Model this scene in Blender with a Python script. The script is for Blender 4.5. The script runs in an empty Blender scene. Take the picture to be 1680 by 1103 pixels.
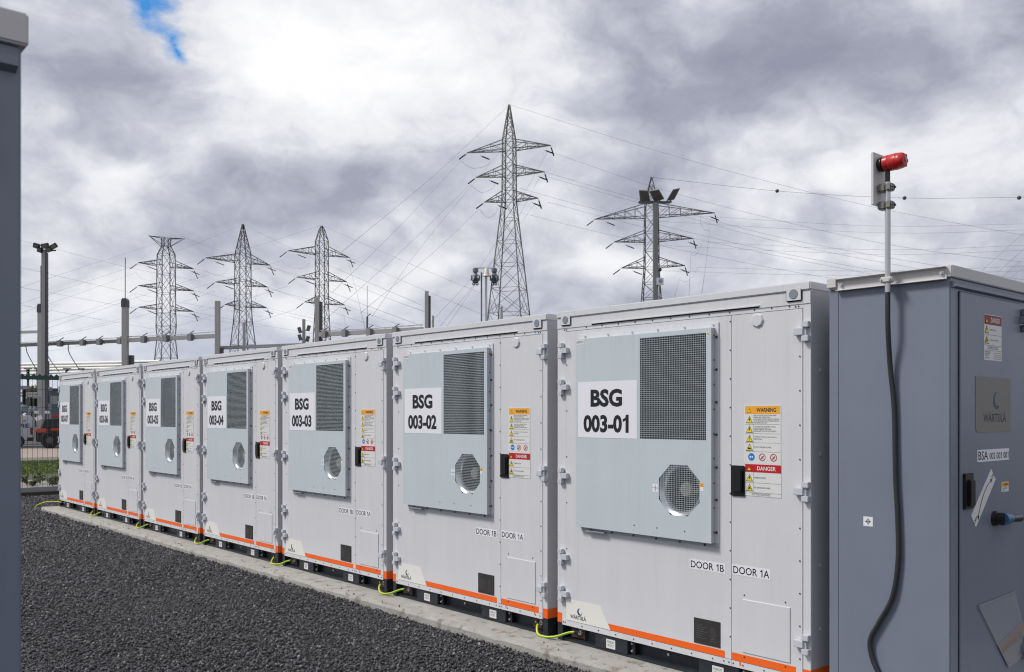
import bpy, bmesh, math, random
import numpy as np
from mathutils import Vector, Matrix
random.seed(7); rng = np.random.default_rng(11)
R = math.radians
S = bpy.context.scene
COL = S.collection

# ------------------------------------------------------------------ camera
F, TH, HY = 1492.29, 0.716937, 682.16            # focal length in photo pixels, heading, horizon row
CAM = Vector((2.817, -4.740, 1.675))
DV = Vector((-math.cos(TH), math.sin(TH), 0)); RV = Vector((math.sin(TH), math.cos(TH), 0))
RZ = math.pi/2 - TH                               # yaw of the picture's left-right direction
cd = bpy.data.cameras.new('camera'); cam = bpy.data.objects.new('camera', cd); COL.objects.link(cam)
cam.location = CAM; cam.rotation_euler = (math.pi/2, 0, RZ)
cd.sensor_width = 36; cd.lens = 36*F/1680; cd.shift_y = (HY-551.5)/1680
cd.clip_start = 0.05; cd.clip_end = 6000
cd.dof.use_dof = True; cd.dof.focus_distance = 7.0; cd.dof.aperture_fstop = 6.3
S.camera = cam
S.view_settings.view_transform = 'Standard'; S.view_settings.look = 'None'
S.view_settings.gamma = 1; S.view_settings.exposure = 0.74
S.render.engine = 'CYCLES'; S.cycles.filter_width = 1.15

# ------------------------------------------------------------------ sky and sun
SUN_EL, SUN_AZ = R(48), math.atan2(-0.80, -0.60)   # direction towards the sun, from the left and in front
sd = bpy.data.lights.new('sun', 'SUN'); so = bpy.data.objects.new('sun', sd); COL.objects.link(so)
sd.energy = 1.75; sd.angle = R(13); sd.color = (1, 0.965, 0.92)
sv = Vector((math.cos(SUN_AZ)*math.cos(SUN_EL), math.sin(SUN_AZ)*math.cos(SUN_EL), math.sin(SUN_EL)))
so.rotation_euler = sv.to_track_quat('Z', 'Y').to_euler(); so.location = (-10, -12, 20)

W = bpy.data.worlds.new('World'); S.world = W; W.use_nodes = True
nt = W.node_tree; nt.nodes.clear()
class NG:
    """tiny helper for building node graphs"""
    def __init__(s, t): s.t = t
    def n(s, typ, **kw):
        o = s.t.nodes.new(typ)
        for k, v in kw.items(): setattr(o, k, v)
        return o
    def put(s, sock, v):
        if hasattr(v, 'is_output') or isinstance(v, bpy.types.NodeSocket): s.t.links.new(v, sock)
        else: sock.default_value = v
    def m(s, op, a, b=0.0, c=0.0, clamp=False):
        o = s.n('ShaderNodeMath', operation=op, use_clamp=clamp)
        s.put(o.inputs[0], a); s.put(o.inputs[1], b); s.put(o.inputs[2], c)
        return o.outputs[0]
    def vec(s, x, y, z):
        o = s.n('ShaderNodeCombineXYZ'); s.put(o.inputs[0], x); s.put(o.inputs[1], y); s.put(o.inputs[2], z); return o.outputs[0]
    def noise(s, v, scale, detail=5, rough=0.55, dist=0.0):
        o = s.n('ShaderNodeTexNoise'); s.put(o.inputs['Vector'], v); o.inputs['Scale'].default_value = scale
        o.inputs['Detail'].default_value = detail; o.inputs['Roughness'].default_value = rough; o.inputs['Distortion'].default_value = dist
        return o.outputs['Fac']
    def mix(s, f, a, b):
        o = s.n('ShaderNodeMix', data_type='RGBA'); s.put(o.inputs[0], f); s.put(o.inputs[6], a); s.put(o.inputs[7], b); return o.outputs[2]
    def ramp(s, f, stops):
        o = s.n('ShaderNodeValToRGB'); s.put(o.inputs[0], f); e = o.color_ramp.elements
        while len(e) < len(stops): e.new(0.5)
        for q, (p, c) in zip(e, stops): q.position = p; q.color = (*c, 1)
        return o.outputs[0]
g = NG(nt)
tc = g.n('ShaderNodeTexCoord').outputs['Generated']
rot = g.n('ShaderNodeVectorRotate', rotation_type='Z_AXIS'); g.put(rot.inputs['Vector'], tc); rot.inputs['Angle'].default_value = -RZ
sx = g.n('ShaderNodeSeparateXYZ'); g.put(sx.inputs[0], rot.outputs[0])
az = g.m('ARCTAN2', sx.outputs[0], sx.outputs[1]); el = g.m('ARCSINE', sx.outputs[2])
W.cycles.sampling_method = 'MANUAL'; W.cycles.sample_map_resolution = 256
P0 = g.vec(az, g.m('MULTIPLY', el, 1.8), 0.37)
wn = g.n('ShaderNodeTexNoise'); g.put(wn.inputs['Vector'], P0); wn.inputs['Scale'].default_value = 5.5; wn.inputs['Detail'].default_value = 3; wn.inputs['Roughness'].default_value = 0.5
wv = g.n('ShaderNodeSeparateColor'); g.put(wv.inputs[0], wn.outputs['Color'])
wx = g.m('MULTIPLY', g.m('SUBTRACT', wv.outputs[0], 0.5), 0.26); wy = g.m('MULTIPLY', g.m('SUBTRACT', wv.outputs[1], 0.5), 0.17)
warp = g.vec(g.m('ADD', az, wx), g.m('ADD', el, wy), 0.0)
def sky_at(px, py):
    a = math.atan((px-840)/F); return a, math.atan((HY-py)/F*math.cos(a))
def blob(px, py, rx, ry, w, P=None):
    """a patch of thicker or thinner cloud centred on one direction of the sky"""
    a, e = sky_at(px, py)
    mp = g.n('ShaderNodeMapping'); g.put(mp.inputs[0], P or warp); mp.inputs['Location'].default_value = (-a*F/rx, -e*F/ry, 0); mp.inputs['Scale'].default_value = (F/rx, F/ry, 0)
    gt = g.n('ShaderNodeTexGradient', gradient_type='QUADRATIC_SPHERE'); g.put(gt.inputs[0], mp.outputs[0])
    return g.m('MULTIPLY', gt.outputs['Fac'], w)
ce = g.m('MULTIPLY', el, 1.55)
fb = g.noise(g.vec(g.m('ADD', az, g.m('MULTIPLY', wx, 0.5)), g.m('ADD', ce, g.m('MULTIPLY', wy, 0.6)), 1.7), 3.9, 7, 0.585, 0.0)
n2 = g.noise(g.vec(g.m('ADD', az, g.m('MULTIPLY', wx, 0.3)), g.m('ADD', ce, g.m('MULTIPLY', wy, 0.3)), 6.3), 6.2, 5, 0.57, 0.0)
billow = g.m('ABSOLUTE', g.m('MULTIPLY', g.m('SUBTRACT', n2, 0.5), 2.0))           # puffy lumps with creases between them
val = g.m('ADD', 0.525, g.m('MULTIPLY', g.m('SUBTRACT', fb, 0.5), 1.45))
val = g.m('ADD', val, g.m('MULTIPLY', g.m('SUBTRACT', billow, 0.20), 0.62))
for b in [(520, 90, 560, 300, 0.46), (760, 130, 300, 260, 0.26), (330, 140, 200, 150, 0.20), (140, 200, 200, 100, -0.10), (60, 40, 160, 110, 0.16), (230, 270, 380, 110, 0.50), (560, 330, 420, 100, -0.20),
          (910, 190, 160, 200, 0.28), (330, 400, 420, 90, -0.16), (1340, 100, 700, 230, -0.52), (1060, 270, 200, 110, -0.18),
          (1400, 290, 520, 90, 0.24), (960, 440, 240, 150, 0.34), (1250, 420, 420, 90, 0.26), (640, 440, 260, 100, 0.36), (450, 510, 180, 90, 0.46)]:
    val = g.m('ADD', val, blob(*b))
cloud = g.ramp(val, [(0.0, (0.180, 0.189, 0.240)), (0.25, (0.225, 0.236, 0.290)), (0.50, (0.345, 0.356, 0.405)), (0.72, (0.495, 0.501, 0.525)), (1.0, (0.595, 0.595, 0.602))])
sky = g.n('ShaderNodeTexSky'); sky.sky_type = 'NISHITA'; sky.sun_disc = False
sky.sun_elevation = SUN_EL; sky.sun_rotation = math.pi/2 - SUN_AZ
bs = g.n('ShaderNodeVectorMath', operation='SCALE'); g.put(bs.inputs[0], sky.outputs[0]); bs.inputs['Scale'].default_value = 0.095
hsv = g.n('ShaderNodeHueSaturation'); g.put(hsv.inputs['Color'], bs.outputs[0]); hsv.inputs['Saturation'].default_value = 1.55
hw_ = g.vec(g.m('ADD', az, g.m('MULTIPLY', wx, 0.40)), g.m('ADD', el, g.m('MULTIPLY', wy, 0.45)), 0.0)
fine = g.noise(P0, 18.0, 5, 0.65)
hole = g.m('ADD', blob(238, 0, 92, 104, 1.0, hw_), blob(276, 68, 44, 76, 0.70, hw_))
hole = g.m('ADD', hole, g.m('MULTIPLY', g.m('SUBTRACT', fine, 0.5), g.m('MULTIPLY', g.m('MULTIPLY', hole, 5.0, clamp=True), 1.5)))
hole = g.m('MULTIPLY', g.m('SUBTRACT', hole, 0.22), 1.9, clamp=True)
low = g.m('MULTIPLY', g.m('SUBTRACT', 0.13, el, clamp=True), 4.0, clamp=True)     # clouds are thinner and bluer low down
cl2 = g.mix(low, cloud, g.mix(0.55, cloud, (0.36, 0.43, 0.56, 1)))
skyc = g.mix(hole, cl2, hsv.outputs[0])
gnd = g.m('GREATER_THAN', el, -0.002)
skyc = g.mix(gnd, (0.09, 0.09, 0.085, 1), skyc)
bg = g.n('ShaderNodeBackground'); g.put(bg.inputs[0], skyc); bg.inputs[1].default_value = 1.0
wo = g.n('ShaderNodeOutputWorld'); g.put(wo.inputs[0], bg.outputs[0])

# ------------------------------------------------------------------ materials
MATS = {}
def M(name, col, rough=0.5, metal=0.0, var=0.0, vscale=(6, 6, 6), bump=0.0, bscale=60, coat=0.0, alpha=1.0, trans=0.0, spots=None, island=0.0, emit=None, streak=0.0):
    if name in MATS: return MATS[name]
    m = bpy.data.materials.new(name); m.use_nodes = True; t = m.node_tree; k = NG(t)
    b = t.nodes['Principled BSDF']
    b.inputs['Base Color'].default_value = (*col, 1); b.inputs['Roughness'].default_value = rough; b.inputs['Metallic'].default_value = metal
    b.inputs['Coat Weight'].default_value = coat; b.inputs['Alpha'].default_value = alpha; b.inputs['Transmission Weight'].default_value = trans
    c = None
    if var or bump or spots:
        tcn = k.n('ShaderNodeTexCoord').outputs['Object']
    if var:
        mp = k.n('ShaderNodeMapping'); k.put(mp.inputs[0], tcn); mp.inputs['Scale'].default_value = vscale
        oi = k.n('ShaderNodeObjectInfo').outputs['Random']
        off = k.n('ShaderNodeVectorMath', operation='ADD'); k.put(off.inputs[0], mp.outputs[0]); k.put(off.inputs[1], k.vec(k.m('MULTIPLY', oi, 37.0), 0.0, 0.0))
        f = k.noise(off.outputs[0], 1.0, 4, 0.6)
        f = k.m('MULTIPLY', k.m('SUBTRACT', f, 0.5), 2.0)
        f = k.m('ADD', 1.0, k.m('MULTIPLY', f, var))
        sc = k.n('ShaderNodeVectorMath', operation='SCALE'); sc.inputs[0].default_value = col; k.put(sc.inputs['Scale'], f); c = sc.outputs[0]
        r2 = k.m('ADD', rough, k.m('MULTIPLY', k.m('SUBTRACT', f, 1.0), 0.8), clamp=True); k.put(b.inputs['Roughness'], r2)
    if spots:
        sp_scale, thr, scol, amt = spots
        f2 = k.noise(tcn, sp_scale, 5, 0.65); f2 = k.m('MULTIPLY', k.m('MULTIPLY', k.m('SUBTRACT', f2, thr), 8.0, clamp=True), amt)
        c = k.mix(f2, c if c is not None else (*col, 1), (*scol, 1))
    if island:
        rp = k.n('ShaderNodeNewGeometry').outputs['Random Per Island']
        c = k.ramp(rp, [(0.0, tuple(v*(1-island) for v in col)), (0.55, col), (0.86, tuple(v*(1+island) for v in col)), (0.965, tuple(v*(1+island*2.2) for v in col)), (1.0, (col[0]*4.2, col[1]*3.9, col[2]*3.5))])
    if c is not None: k.put(b.inputs['Base Color'], c)
    if bump:
        bn = k.n('ShaderNodeBump'); bn.inputs['Strength'].default_value = bump; bn.inputs['Distance'].default_value = 0.01
        k.put(bn.inputs['Height'], k.noise(tcn, bscale, 6, 0.6)); k.put(b.inputs['Normal'], bn.outputs[0])
    if streak:
        tcs = k.n('ShaderNodeTexCoord').outputs['Object']; oi2 = k.n('ShaderNodeObjectInfo').outputs['Random']
        mp2 = k.n('ShaderNodeMapping'); k.put(mp2.inputs[0], tcs); mp2.inputs['Scale'].default_value = (34, 34, 0.9); k.put(mp2.inputs['Location'], k.vec(k.m('MULTIPLY', oi2, 61.0), 3.0, 0.0))
        f3 = k.m('MULTIPLY', k.m('SUBTRACT', k.noise(mp2.outputs[0], 1.0, 4, 0.55), 0.56), 4.0, clamp=True)
        mp3 = k.n('ShaderNodeMapping'); k.put(mp3.inputs[0], tcs); mp3.inputs['Scale'].default_value = (2.5, 2.5, 1.6); k.put(mp3.inputs['Location'], k.vec(k.m('MULTIPLY', oi2, 17.0), 0.0, 0.0))
        f4 = k.m('MULTIPLY', k.m('SUBTRACT', k.noise(mp3.outputs[0], 1.0, 3, 0.5), 0.40), 3.0, clamp=True)
        c = k.mix(k.m('MULTIPLY', k.m('MULTIPLY', f3, f4), streak), c if c is not None else (*col, 1), (col[0]*0.62, col[1]*0.60, col[2]*0.55, 1))
        k.put(b.inputs['Base Color'], c)
        bw_ = k.n('ShaderNodeBump'); bw_.inputs['Strength'].default_value = 0.20; bw_.inputs['Distance'].default_value = 0.03
        k.put(bw_.inputs['Height'], k.noise(tcs, 2.2, 2, 0.4))
        if bump: k.put(bw_.inputs['Normal'], bn.outputs[0])
        k.put(b.inputs['Normal'], bw_.outputs[0])
    if emit: b.inputs['Emission Color'].default_value = (*emit[0], 1); b.inputs['Emission Strength'].default_value = emit[1]
    MATS[name] = m; return m
PAINT = M('cabinet_paint', (0.650, 0.656, 0.675), 0.42, var=0.055, vscale=(9, 9, 0.8), bump=0.03, bscale=140, spots=(2.3, 0.60, (0.52, 0.515, 0.52), 0.25), streak=0.60)
PAINT_SHADED = M('shaded_side_paint', (0.47, 0.468, 0.49), 0.5, var=0.06, vscale=(5, 5, 0.8))  # cabinet paint made darker for the sides, their shade put into the colour
HINGE = M('hinge_paint', (0.56, 0.572, 0.625), 0.36, var=0.04)
UNIT = M('cooling_unit_paint', (0.535, 0.602, 0.632), 0.45, var=0.05, vscale=(7, 7, 0.7), spots=(1.7, 0.58, (0.44, 0.51, 0.53), 0.25), streak=0.36)
UNITSIDE = M('galvanised_edge', (0.46, 0.47, 0.52), 0.45, metal=0.1, var=0.08)
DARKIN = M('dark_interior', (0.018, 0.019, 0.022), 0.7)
FIN = M('coil_fin', (0.008, 0.0085, 0.010), 0.6)
SHROUD = M('fan_shroud_metal', (0.60, 0.61, 0.63), 0.30, metal=0.8)
HUB = M('fan_hub_resin', (0.22, 0.21, 0.18), 0.5)
ORANGE = M('orange_stripe', (0.90, 0.135, 0.012), 0.45, var=0.05)
CREAM = M('logo_sticker', (0.80, 0.79, 0.735), 0.4, var=0.03)
WHITE = M('white_vinyl', (0.80, 0.805, 0.84), 0.4)
WHITE2 = M('white_label', (0.72, 0.72, 0.70), 0.45)
INK = M('black_ink', (0.008, 0.009, 0.014), 0.45)
INKG = M('grey_ink', (0.10, 0.10, 0.10), 0.5)
NAVY = M('navy_ink', (0.012, 0.04, 0.17), 0.4)
LOGOOR = M('orange_ink', (0.75, 0.24, 0.05), 0.4)
WARNOR = M('warning_orange', (0.86, 0.40, 0.035), 0.45)
REDL = M('danger_red', (0.50, 0.008, 0.016), 0.45)
YEL = M('sign_yellow', (0.86, 0.70, 0.02), 0.45)
BLUES = M('sign_blue', (0.01, 0.20, 0.62), 0.45)
SKID = M('skid_paint', (0.016, 0.021, 0.029), 0.42, var=0.25, vscale=(5, 5, 5), spots=(7, 0.58, (0.06, 0.058, 0.055), 0.5))
RUST = M('lug_plate', (0.075, 0.05, 0.038), 0.7, var=0.3)
BOLT = M('bolt_zinc', (0.62, 0.62, 0.60), 0.35, metal=0.8)
SCREW = M('screw_dark', (0.10, 0.10, 0.11), 0.4, metal=0.6)
BLACKP = M('black_plastic', (0.010, 0.010, 0.012), 0.32)
PLATE = M('rating_plate', (0.040, 0.038, 0.036), 0.38, var=0.12, spots=(26, 0.56, (0.09, 0.085, 0.08), 0.4))
STEELB = M('control_cabinet_paint', (0.190, 0.216, 0.272), 0.33, var=0.10, vscale=(2, 2, 0.9), bump=0.02, bscale=200, streak=0.35)
CAPG = M('cap_paint', (0.60, 0.585, 0.575), 0.5, var=0.05)
GALV = M('galvanised_steel', (0.56, 0.57, 0.575), 0.38, metal=0.6, var=0.12, vscale=(20, 20, 4))
ALU = M('brushed_plate', (0.23, 0.22, 0.195), 0.5, metal=0.15, var=0.12, vscale=(4, 4, 16))
CABLE = M('black_conduit', (0.028, 0.029, 0.033), 0.45, bump=0.2, bscale=150)
RED = M('beacon_red', (0.50, 0.014, 0.012), 0.36, coat=0.15, var=0.08, vscale=(30, 30, 30))
BLUEP = M('blue_plastic', (0.035, 0.13, 0.24), 0.4)
CLEAR = M('clear_pouch', (0.75, 0.77, 0.80), 0.18, alpha=0.10)
PAPER = M('paper', (0.22, 0.22, 0.225), 0.7)
BROWNB = M('faded_orange_band', (0.24, 0.155, 0.09), 0.6)
YG = M('earth_yellow', (0.66, 0.60, 0.02), 0.4)
GR = M('earth_green', (0.16, 0.42, 0.03), 0.4)
CONC = M('pad_concrete', (0.40, 0.388, 0.355), 0.85, var=0.30, vscale=(4.5, 7, 9), bump=0.9, bscale=85, spots=(9, 0.53, (0.17, 0.14, 0.095), 0.75))
GRAVEL = M('gravel_stone', (0.078, 0.077, 0.082), 0.75, island=0.45, bump=0.3, bscale=150)
GRAVB = M('gravel_bed', (0.030, 0.030, 0.033), 0.9, var=0.6, vscale=(30, 30, 30), bump=1.0, bscale=45)
LATT = M('pylon_steel', (0.17, 0.17, 0.155), 0.6, metal=0.2, var=0.2, vscale=(0.6, 0.6, 0.6))
LATTD = M('pylon_steel_dark', (0.115, 0.118, 0.125), 0.6, metal=0.2, var=0.2, vscale=(0.6, 0.6, 0.6))
INSUL = M('insulator_glass', (0.022, 0.028, 0.028), 0.3)
WIRE = M('conductor', (0.11, 0.115, 0.13), 0.6)
POSTC = M('post_concrete', (0.40, 0.39, 0.385), 0.8, var=0.10, vscale=(1, 1, 0.4))
DKG = M('dark_grey_steel', (0.075, 0.08, 0.088), 0.5)
GREYS = M('grey_steel', (0.30, 0.30, 0.30), 0.5, var=0.1)
TUBE = M('busbar_aluminium', (0.80, 0.79, 0.74), 0.45, metal=0.1)
LENS = M('lamp_glass', (0.15, 0.148, 0.145), 0.3)
BELL = M('horn_cream', (0.62, 0.60, 0.50), 0.45)
FENCE = M('fence_green', (0.018, 0.055, 0.042), 0.45)
BARE = M('fence_wire', (0.05, 0.06, 0.058), 0.5)

# ------------------------------------------------------------------ mesh helpers
class MB:
    def __init__(s): s.v = []; s.f = []; s.mi = []; s.mats = []
    def _m(s, mat):
        if mat not in s.mats: s.mats.append(mat)
        return s.mats.index(mat)
    def add(s, vs, fs, mat):
        o = len(s.v); s.v += [tuple(v) for v in vs]; i = s._m(mat)
        for f in fs: s.f.append([o+q for q in f]); s.mi.append(i)
        return s
    def box(s, x0, x1, y0, y1, z0, z1, mat, mx=None):
        vs = [(x, y, z) for z in (z0, z1) for y in (y0, y1) for x in (x0, x1)]
        if mx is not None: vs = [mx @ Vector(v) for v in vs]
        return s.add(vs, [(0, 2, 3, 1), (4, 5, 7, 6), (0, 1, 5, 4), (2, 6, 7, 3), (0, 4, 6, 2), (1, 3, 7, 5)], mat)
    def prism(s, pts, a0, a1, mat, axis='y'):
        """outline (2-D) swept between a0 and a1 along an axis"""
        n = len(pts)
        fn = {'y': lambda p, a: (p[0], a, p[1]), 'x': lambda p, a: (a, p[0], p[1]), 'z': lambda p, a: (p[0], p[1], a)}[axis]
        vs = [fn(p, a0) for p in pts] + [fn(p, a1) for p in pts]
        fs = [list(range(n))[::-1], list(range(n, 2*n))] + [(i, (i+1) % n, n+(i+1) % n, n+i) for i in range(n)]
        return s.add(vs, fs, mat)
    def bar(s, a, b, t, mat, t2=None):
        a = Vector(a); b = Vector(b); d = (b-a)
        if d.length < 1e-6: return s
        d.normalize(); up = Vector((0, 0, 1)) if abs(d.z) < 0.95 else Vector((1, 0, 0))
        e = d.cross(up).normalized(); h = e.cross(d); t2 = t2 or t
        vs = [p + e*i*t/2 + h*j*t2/2 for p in (a, b) for i, j in ((-1, -1), (1, -1), (1, 1), (-1, 1))]
        return s.add(vs, [(0, 1, 5, 4), (1, 2, 6, 5), (2, 3, 7, 6), (3, 0, 4, 7), (3, 2, 1, 0), (4, 5, 6, 7)], mat)
    def tube(s, pts, r, mat, n=8, cap=True):
        pts = [Vector(p) for p in pts]; rs = r if isinstance(r, (list, tuple)) else [r]*len(pts)
        up = None; vs = []
        for i, p in enumerate(pts):
            d = (pts[min(i+1, len(pts)-1)] - pts[max(i-1, 0)])
            d = d.normalized() if d.length > 1e-9 else Vector((0, 0, 1))
            if up is None: up = Vector((0, 0, 1)) if abs(d.z) < 0.9 else Vector((1, 0, 0))
            e = d.cross(up).normalized(); up = e.cross(d).normalized()
            for k in range(n):
                a = 2*math.pi*k/n; vs.append(p + (e*math.cos(a)+up*math.sin(a))*rs[i])
        fs = [(i*n+k, i*n+(k+1) % n, (i+1)*n+(k+1) % n, (i+1)*n+k) for i in range(len(pts)-1) for k in range(n)]
        if cap: fs += [list(range(n))[::-1], [(len(pts)-1)*n+k for k in range(n)]]
        return s.add(vs, fs, mat)
    def cyl(s, a, b, r, mat, n=12): return s.tube([a, b], r, mat, n)
    def lathe(s, c, prof, mat, n=20, axis='y'):
        """profile [(offset along axis, radius)] about a centre"""
        ax = {'x': Vector((1, 0, 0)), 'y': Vector((0, 1, 0)), 'z': Vector((0, 0, 1))}[axis]
        c = Vector(c); e = Vector((0, 0, 1)) if axis != 'z' else Vector((1, 0, 0)); h = ax.cross(e)
        vs = [c + ax*o + (e*math.cos(2*math.pi*k/n)+h*math.sin(2*math.pi*k/n))*r for o, r in prof for k in range(n)]
        fs = [(i*n+k, i*n+(k+1) % n, (i+1)*n+(k+1) % n, (i+1)*n+k) for i in range(len(prof)-1) for k in range(n)]
        return s.add(vs, fs, mat)
    def build(s, name, parent=None, bevel=0.0, smooth=False, seg=2):
        me = bpy.data.meshes.new(name); me.from_pydata(s.v, [], s.f)
        for m in s.mats: me.materials.append(m)
        me.polygons.foreach_set('material_index', s.mi)
        bm = bmesh.new(); bm.from_mesh(me); bmesh.ops.recalc_face_normals(bm, faces=bm.faces)
        if bevel:
            ed = [e for e in bm.edges if len(e.link_faces) == 2 and e.calc_face_angle(0) > 0.6]
            bmesh.ops.bevel(bm, geom=ed, offset=bevel, segments=seg, affect='EDGES', clamp_overlap=True)
        bm.to_mesh(me); bm.free()
        if smooth: me.polygons.foreach_set('use_smooth', [True]*len(me.polygons))
        if smooth:
            try: me.set_sharp_from_angle(angle=R(40))
            except Exception: pass
        o = bpy.data.objects.new(name, me); COL.objects.link(o)
        if parent is not None: o.parent = parent
        return o
def tag(o, label, cat, group=None):
    o['label'] = label; o['category'] = cat
    if group: o['group'] = group
    return o
def thing(name, label, cat, loc=(0, 0, 0), rz=0.0, group=None):
    o = bpy.data.objects.new(name, None); COL.objects.link(o); o.location = loc; o.rotation_euler = (0, 0, rz); o.empty_display_size = 0.2
    return tag(o, label, cat, group)
def structure(o): o['kind'] = 'structure'; return o
def stuff(o): o['kind'] = 'stuff'; return o
def at(px, py, depth):
    return CAM + (DV + RV*((px-840)/F))*depth + Vector((0, 0, (HY-py)/F*depth))
GZ = -0.10
def base_at(px, depth, z=GZ):
    p = at(px, HY, depth); p.z = z; return p

TXT = {}; GLY = {}
def font_mesh(t, bold):
    cu = bpy.data.curves.new('lettering', 'FONT'); cu.body = t; cu.size = 1; cu.resolution_u = 3; cu.offset = bold
    ob = bpy.data.objects.new('lettering', cu); COL.objects.link(ob)
    dg = bpy.context.evaluated_depsgraph_get(); me = bpy.data.meshes.new_from_object(ob.evaluated_get(dg))
    bpy.data.objects.remove(ob); bpy.data.curves.remove(cu)
    v = np.array([x.co[:] for x in me.vertices]); f = [list(p.vertices) for p in me.polygons]; bpy.data.meshes.remove(me); return v, f
def glyph(c, bold):
    if (c, bold) not in GLY:
        if c == '1':                                    # a one with a flag, as in the photograph's lettering
            b = bold; P = [(0.26-b, -b), (0.36+b, -b), (0.36+b, 0.70+b), (0.28-b, 0.70+b), (0.21, 0.60), (0.10-b, 0.545), (0.10-b, 0.455-b), (0.26-b, 0.535-b)]
            GLY[(c, bold)] = (np.array([(x, y, 0) for x, y in P]), [[0, 1, 2, 3, 4, 7], [4, 5, 6, 7]], 0.50)
        else:
            v2 = font_mesh('H'+c+'H', bold)[0]; v0 = font_mesh('HH', bold)[0]; adv = np.ptp(v2[:, 0])-np.ptp(v0[:, 0])
            if c == ' ': GLY[(c, bold)] = (np.zeros((0, 3)), [], adv)
            else: v, f = font_mesh(c, bold); GLY[(c, bold)] = (v, f, adv)
    return GLY[(c, bold)]
def text_mesh(t, bold=0.0):
    if (t, bold) in TXT: return TXT[(t, bold)]
    if len(t) > 12: v, f = font_mesh(t, bold)
    else:
        V = []; f = []; x = 0.0; n = 0
        for c in t:
            gv_, gf_, adv = glyph(c, bold); V.append(gv_+[x, 0, 0] if len(gv_) else gv_); f += [[q+n for q in p] for p in gf_]; n += len(gv_); x += adv
        v = np.concatenate(V)
    lo, hi = v.min(0), v.max(0); TXT[(t, bold)] = (v, f, lo, hi); return TXT[(t, bold)]
def lettering(mb, s, c0, c1, z0, z1, off, mat, face='front', bold=0.0, keep=None, mirror=False, rotate=0.0):
    """words fitted to a rectangle on a face: 'front' faces -y (c is x), 'right' faces +x (c is y)"""
    v, f, lo, hi = text_mesh(s, bold)
    w, h = hi[0]-lo[0], hi[1]-lo[1]; cx, cz = (c0+c1)/2, (z0+z1)/2
    a = (c1-c0)/w; b = (z1-z0)/h
    if keep: a = min(a, b*keep)
    X = (v[:, 0]-(lo[0]+hi[0])/2)*a; Z = (v[:, 1]-(lo[1]+hi[1])/2)*b
    if mirror: X = -X
    if rotate: X, Z = X*math.cos(rotate)-Z*math.sin(rotate), X*math.sin(rotate)+Z*math.cos(rotate)
    X = X+cx; Z = Z+cz
    if face == 'front': vs = [(x, off, z) for x, z in zip(X, Z)]
    else: vs = [(off, x, z) for x, z in zip(X, Z)]
    mb.add(vs, f, mat)
def panel(mb, pts, off, th, mat, face='front'):
    """thin sheet standing th proud of a face"""
    if face == 'front': mb.prism(pts, off-th, off, mat, 'y')
    else: mb.prism(pts, off, off+th, mat, 'x')
def rect(c0, c1, z0, z1): return [(c0, z0), (c1, z0), (c1, z1), (c0, z1)]
def out(off, th, face): return off-th if face == 'front' else off+th
def crescent(mb, c, z, r, off, face, mat1=None, mat2=None):
    n = 18; o = [(c+math.cos(a)*r, z+math.sin(a)*r) for a in [R(70)+R(250)*i/n for i in range(n+1)]]
    i_ = [(c+0.33*r+math.cos(a)*r*0.76, z+0.20*r+math.sin(a)*r*0.80) for a in [R(300)-R(222)*i/n for i in range(n+1)]]
    pts = o + i_
    V = [((x, off, zz) if face == 'front' else (off, x, zz)) for x, zz in pts]
    N = n+1; fs = [(i, i+1, 2*N-2-i, 2*N-1-i) for i in range(n)]
    mb.add(V, fs, mat1 or NAVY)
    p = [(c+0.35*r, z-0.72*r), (c+0.85*r, z-0.45*r), (c+1.0*r, z+0.1*r), (c+0.7*r, z-0.18*r)]
    mb.add([((x, off, zz) if face == 'front' else (off, x, zz)) for x, zz in p], [(0, 1, 2, 3)], mat2 or LOGOOR)

# ------------------------------------------------------------------ ground and paving
def sheet(name, x0, x1, y0, y1, z, mat):
    return structure(MB().add([(x0, y0, z), (x1, y0, z), (x1, y1, z), (x0, y1, z)], [(0, 1, 2, 3)], mat).build(name))
GRASSY = M('far_ground', (0.085, 0.085, 0.055), 0.95, var=0.4, vscale=(0.05, 0.05, 0.05))
sheet('ground', -2500, 1500, -1500, 2500, -0.16, GRASSY)
sheet('gravel_yard', -19.2, 14, -12, 16, -0.075, GRAVB)
sheet('footpath', -25.4, -19.4, -30, 60, -0.130, M('path_gravel', (0.27, 0.235, 0.20), 0.9, var=0.25, vscale=(1.5, 1.5, 1.5)))
sheet('soil_strip', -27.4, -25.4, -30, 60, -0.126, M('soil', (0.075, 0.065, 0.05), 0.95, var=0.35, vscale=(2, 2, 2)))
sheet('lawn_ground', -37.2, -27.4, -30, 60, -0.130, M('lawn_soil', (0.09, 0.115, 0.03), 0.95, var=0.3, vscale=(1, 1, 1)))
sheet('gravel_verge', -40, -37.2, -30, 60, -0.126, M('verge', (0.16, 0.145, 0.11), 0.95, var=0.35, vscale=(1, 1, 1)))
sheet('paved_area', -52, -40, -40, 80, -0.122, M('pinkish_paving', (0.33, 0.265, 0.225), 0.85, var=0.15, vscale=(0.8, 0.8, 0.8)))
sheet('road', -66, -52, -60, 120, -0.126, M('asphalt', (0.055, 0.055, 0.057), 0.9, var=0.2, vscale=(1, 1, 1)))
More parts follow.
